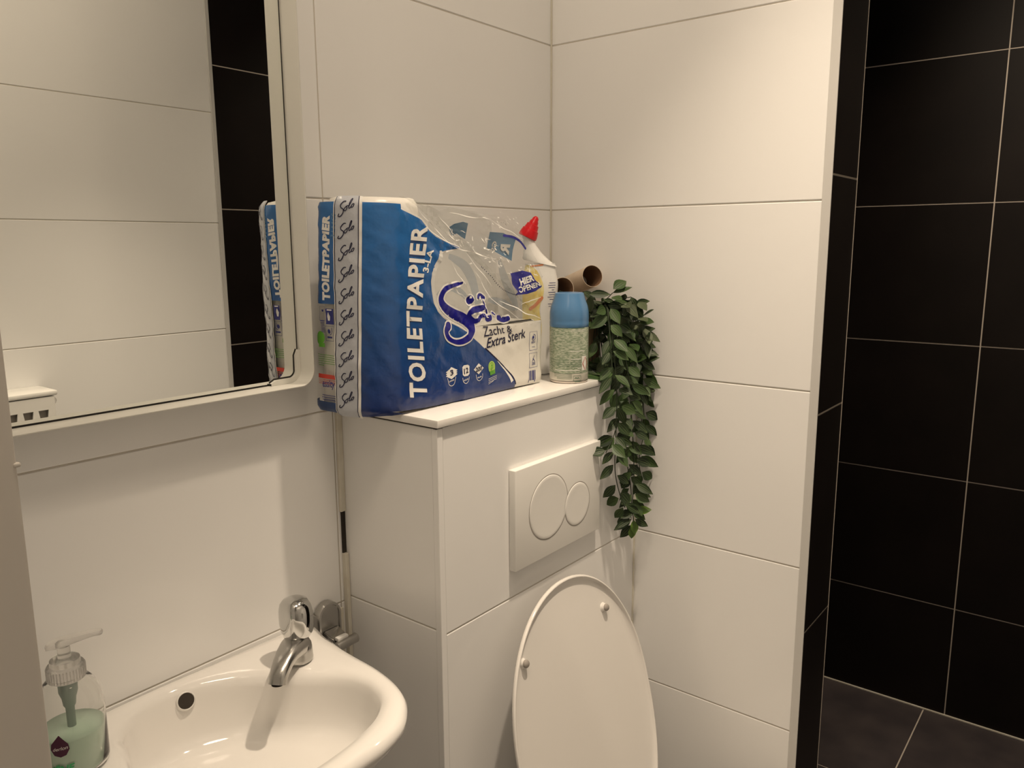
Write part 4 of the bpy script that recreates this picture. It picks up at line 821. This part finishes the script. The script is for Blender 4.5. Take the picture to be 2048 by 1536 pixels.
# ---------------------------------------------------------------- soap bottle
M['clear'] = mat('clear_plastic', (.97, .97, .96), .03, trans=1, ior=1.28); M['soap'] = mat('green_soap', (.66, .86, .70), .2, trans=.12, ior=1.33, noisecol=(18, (.72, .90, .76), .4, .6)); M['pump'] = mat('clear_pump_plastic', (.93, .92, .90), .18, trans=.85, ior=1.3); M['maroon'] = mat('maroon_label', (.055, .006, .028), .4); M['greenink'] = mat('bright_green_ink', (.03, .36, .12), .45); M['tubegrey'] = mat('grey_dip_tube', (.33, .40, .36), .4)
BX, BY = -1.003, -.0800; r_ = .0335
sb = thing('soap_bottle', 'clear pump bottle with pale green soap at the left end of the basin', 'soap bottle', loc=(BX, BY, .8955))
outp = [(.030, 0), (.0325, .0015), (r_, .005), (r_, .062), (.0330, .072), (.0305, .084), (.0265, .0925), (.0215, .0985), (.0185, .1005), (.0180, .104)]
bm = bmesh.new(); lathe(bm, [(.001, 0)]+outp+[(.0170, .104), (.0172, .1005), (.0205, .0970), (.0255, .0910), (.0293, .083), (.0318, .072), (.0325, .062), (.0325, .005), (.030, .0015), (.001, .0015)], (0, 0, 0), 56, None, False, False); link('bottle_shell', bm, M['clear'], sb, True, 50)
bm = bmesh.new(); lathe(bm, [(.0300, .0020), (.0322, .0055), (.0322, .0445), (.0312, .0452), (.001, .0450)], (0, 0, 0), 56); link('soap', bm, M['soap'], sb, True, 50)
bm = bmesh.new(); lathe(bm, [(.0100, .1000), (.0095, .085), (.0070, .078), (.0062, .070), (.0045, .067), (.0040, .010), (.0, .010)], (0, 0, 0), 28); link('dip_tube', bm, M['tubegrey'], sb, True, 40)
bm = bmesh.new(); lathe(bm, [(.0178, .1005), (.0186, .1012), (.0184, .115), (.0176, .1165), (.0150, .1172), (.0145, .1225), (.0115, .1240), (.0065, .1245), (.0062, .137)], (0, 0, 0), 48, None, True, True)
for i in range(36):
    a = 2*math.pi*i/36; c = Vector((.0185*math.cos(a), .0185*math.sin(a), 0)); tube(bm, [c+Vector((0, 0, .102)), c+Vector((0, 0, .1145))], .0006, 5)
link('screw_collar', bm, M['pump'], sb, True, 40)
hd = Vector((.80, -.60, 0)).normalized(); hs = Vector((-hd.y, hd.x, 0)); loops = []
for d_, z, w, h in ((-.0165, .1385, .004, .0016), (-.014, .139, .0105, .0030), (-.004, .1410, .0125, .0045), (.008, .1435, .0105, .0045), (.022, .1465, .0080, .0038), (.031, .1480, .0068, .0032), (.037, .1480, .0058, .0028), (.0385, .1476, .0040, .0018)):
    loops.append([hd*d_+hs*w*math.cos(2*math.pi*k/24)+Vector((0, 0, z+h*math.sin(2*math.pi*k/24))) for k in range(24)])
bm = bmesh.new(); loft(bm, loops, True, True, True); link('pump_head', bm, M['pump'], sb, True, 60)
def bf(u, z, off):
    a = math.radians(262)+u/r_; return Vector(((r_+off)*math.cos(a), (r_+off)*math.sin(a), z))
Dec().poly([(-.0205, .0545), (-.0125, .0440), (-.0115, .0380), (-.0150, .0315), (-.0205, .0295), (-.0265, .0315), (-.0300, .0380), (-.0290, .0440)], 0).build('drop_label', M['maroon'], bf, .0003, sb, .004)
Dec().text('derlon', [(-.0275, .0365), (-.0130, .0385), (-.0130, .0425), (-.0275, .0400)], .0, .2).build('drop_lettering', M['ink_white'], bf, .0005, sb, .004)
Dec().text('HYGIËNE', [(-.052, .0085), (-.0085, .0130), (-.0085, .0225), (-.052, .0180)], .03, .15).text('FRUIT', [(-.040, .0002), (-.0015, .0025), (-.0015, .0105), (-.040, .0060)], .03, .15).build('bottle_lettering', M['greenink'], bf, .0003, sb, .004)

# ---------------------------------------------------------------- things on the opposite wall (seen in the mirror)
dy = -1.223
dp = thing('wall_dispenser', 'white box-shaped dispenser with three cup-shaped openings, seen in the mirror', 'dispenser', loc=(-.632, dy, 1.03))
bm = bmesh.new(); box(bm, (-.115, .0005, .066), (.112, .105, .078), .003); link('lid', bm, M['plastic'], dp, True, 40)
bm = bmesh.new(); box(bm, (-.110, .0005, -.02), (.104, .003, .0645), .001)
box(bm, (-.110, .003, -.02), (-.106, .100, .0645), .001); box(bm, (.100, .003, -.02), (.104, .100, .0645), .001); box(bm, (-.110, .003, -.02), (.104, .100, -.017), .001)
link('case', bm, M['plastic'], dp, True, 40)
# front panel with openings
bm = bmesh.new(); yf2 = .103; cups = [(-.093, 0), (-.059, 0), (-.025, 0), (.009, 0), (.043, 0), (.077, 0)]
xs = [-.110]; 
def cup(cx, n=8):   # opening outline, clockwise from top-left
    top, bot, w, wb = .033, .008, .0115, .0085
    pts = [(cx-w, top), (cx+w, top)]
    for i in range(n+1):
        a = math.radians(0-90*i/n); pts.append((cx+wb-.004+.004*math.cos(a), bot+.004+.004*math.sin(a)))
    for i in range(n+1):
        a = math.radians(-90-90*i/n); pts.append((cx-wb+.004+.004*math.cos(a), bot+.004+.004*math.sin(a)))
    return pts
edges = []; allv = []
def ringe(pts):
    vs = [bm.verts.new((x, yf2, z)) for x, z in pts]; return [bm.edges.new((vs[i], vs[(i+1) % len(vs)])) for i in range(len(vs))]
e = ringe([(-.110, -.02), (.104, -.02), (.104, .0645), (-.110, .0645)])
for c in cups: e += ringe(cup(c[0]))
bmesh.ops.triangle_fill(bm, edges=e, use_beauty=True)
r = bmesh.ops.extrude_face_region(bm, geom=bm.faces[:]); bmesh.ops.translate(bm, vec=(0, -.004, 0), verts=[v for v in r['geom'] if isinstance(v, bmesh.types.BMVert)])
link('front_panel', bm, M['plastic'], dp)
bm = bmesh.new(); box(bm, (-.104, .0895, -.015), (.098, .0905, .055)); link('inner_back', bm, M['rubber'], dp)
bm = bmesh.new(); tube(bm, cr([(.106, .09, .060), (.113, .085, .050), (.110, .07, .030), (.106, .06, -.010)], 4), .0022, 8); link('clear_clip', bm, M['pump'], dp, True)
# ceiling lamps; hallway and shower fittings are added to go with fill lights
for i, (l, lab) in enumerate(((LAMP, 'round recessed ceiling lamp above the toilet'), (Vector((-1.95, -1.0, 2.585)), 'round recessed ceiling lamp added in the hallway for fill light'), (Vector((.75, -.85, 2.585)), 'round recessed ceiling lamp added above the shower for fill light'))):
    t = thing('ceiling_lamp', lab, 'lamp', loc=(l.x, l.y, 2.6))
    bm = bmesh.new(); lathe(bm, [(.036, -.001), (.036, -.009), (.040, -.010), (.048, -.006), (.049, -.0005)], (0, 0, 0), 40, None, False, False); link('ring', bm, M['trim'], t, True, 40)
    bm = bmesh.new(); lathe(bm, [(.035, -.004), (.0005, -.004)], (0, 0, 0), 40, None, False, False); link('glass', bm, M['emit'], t)
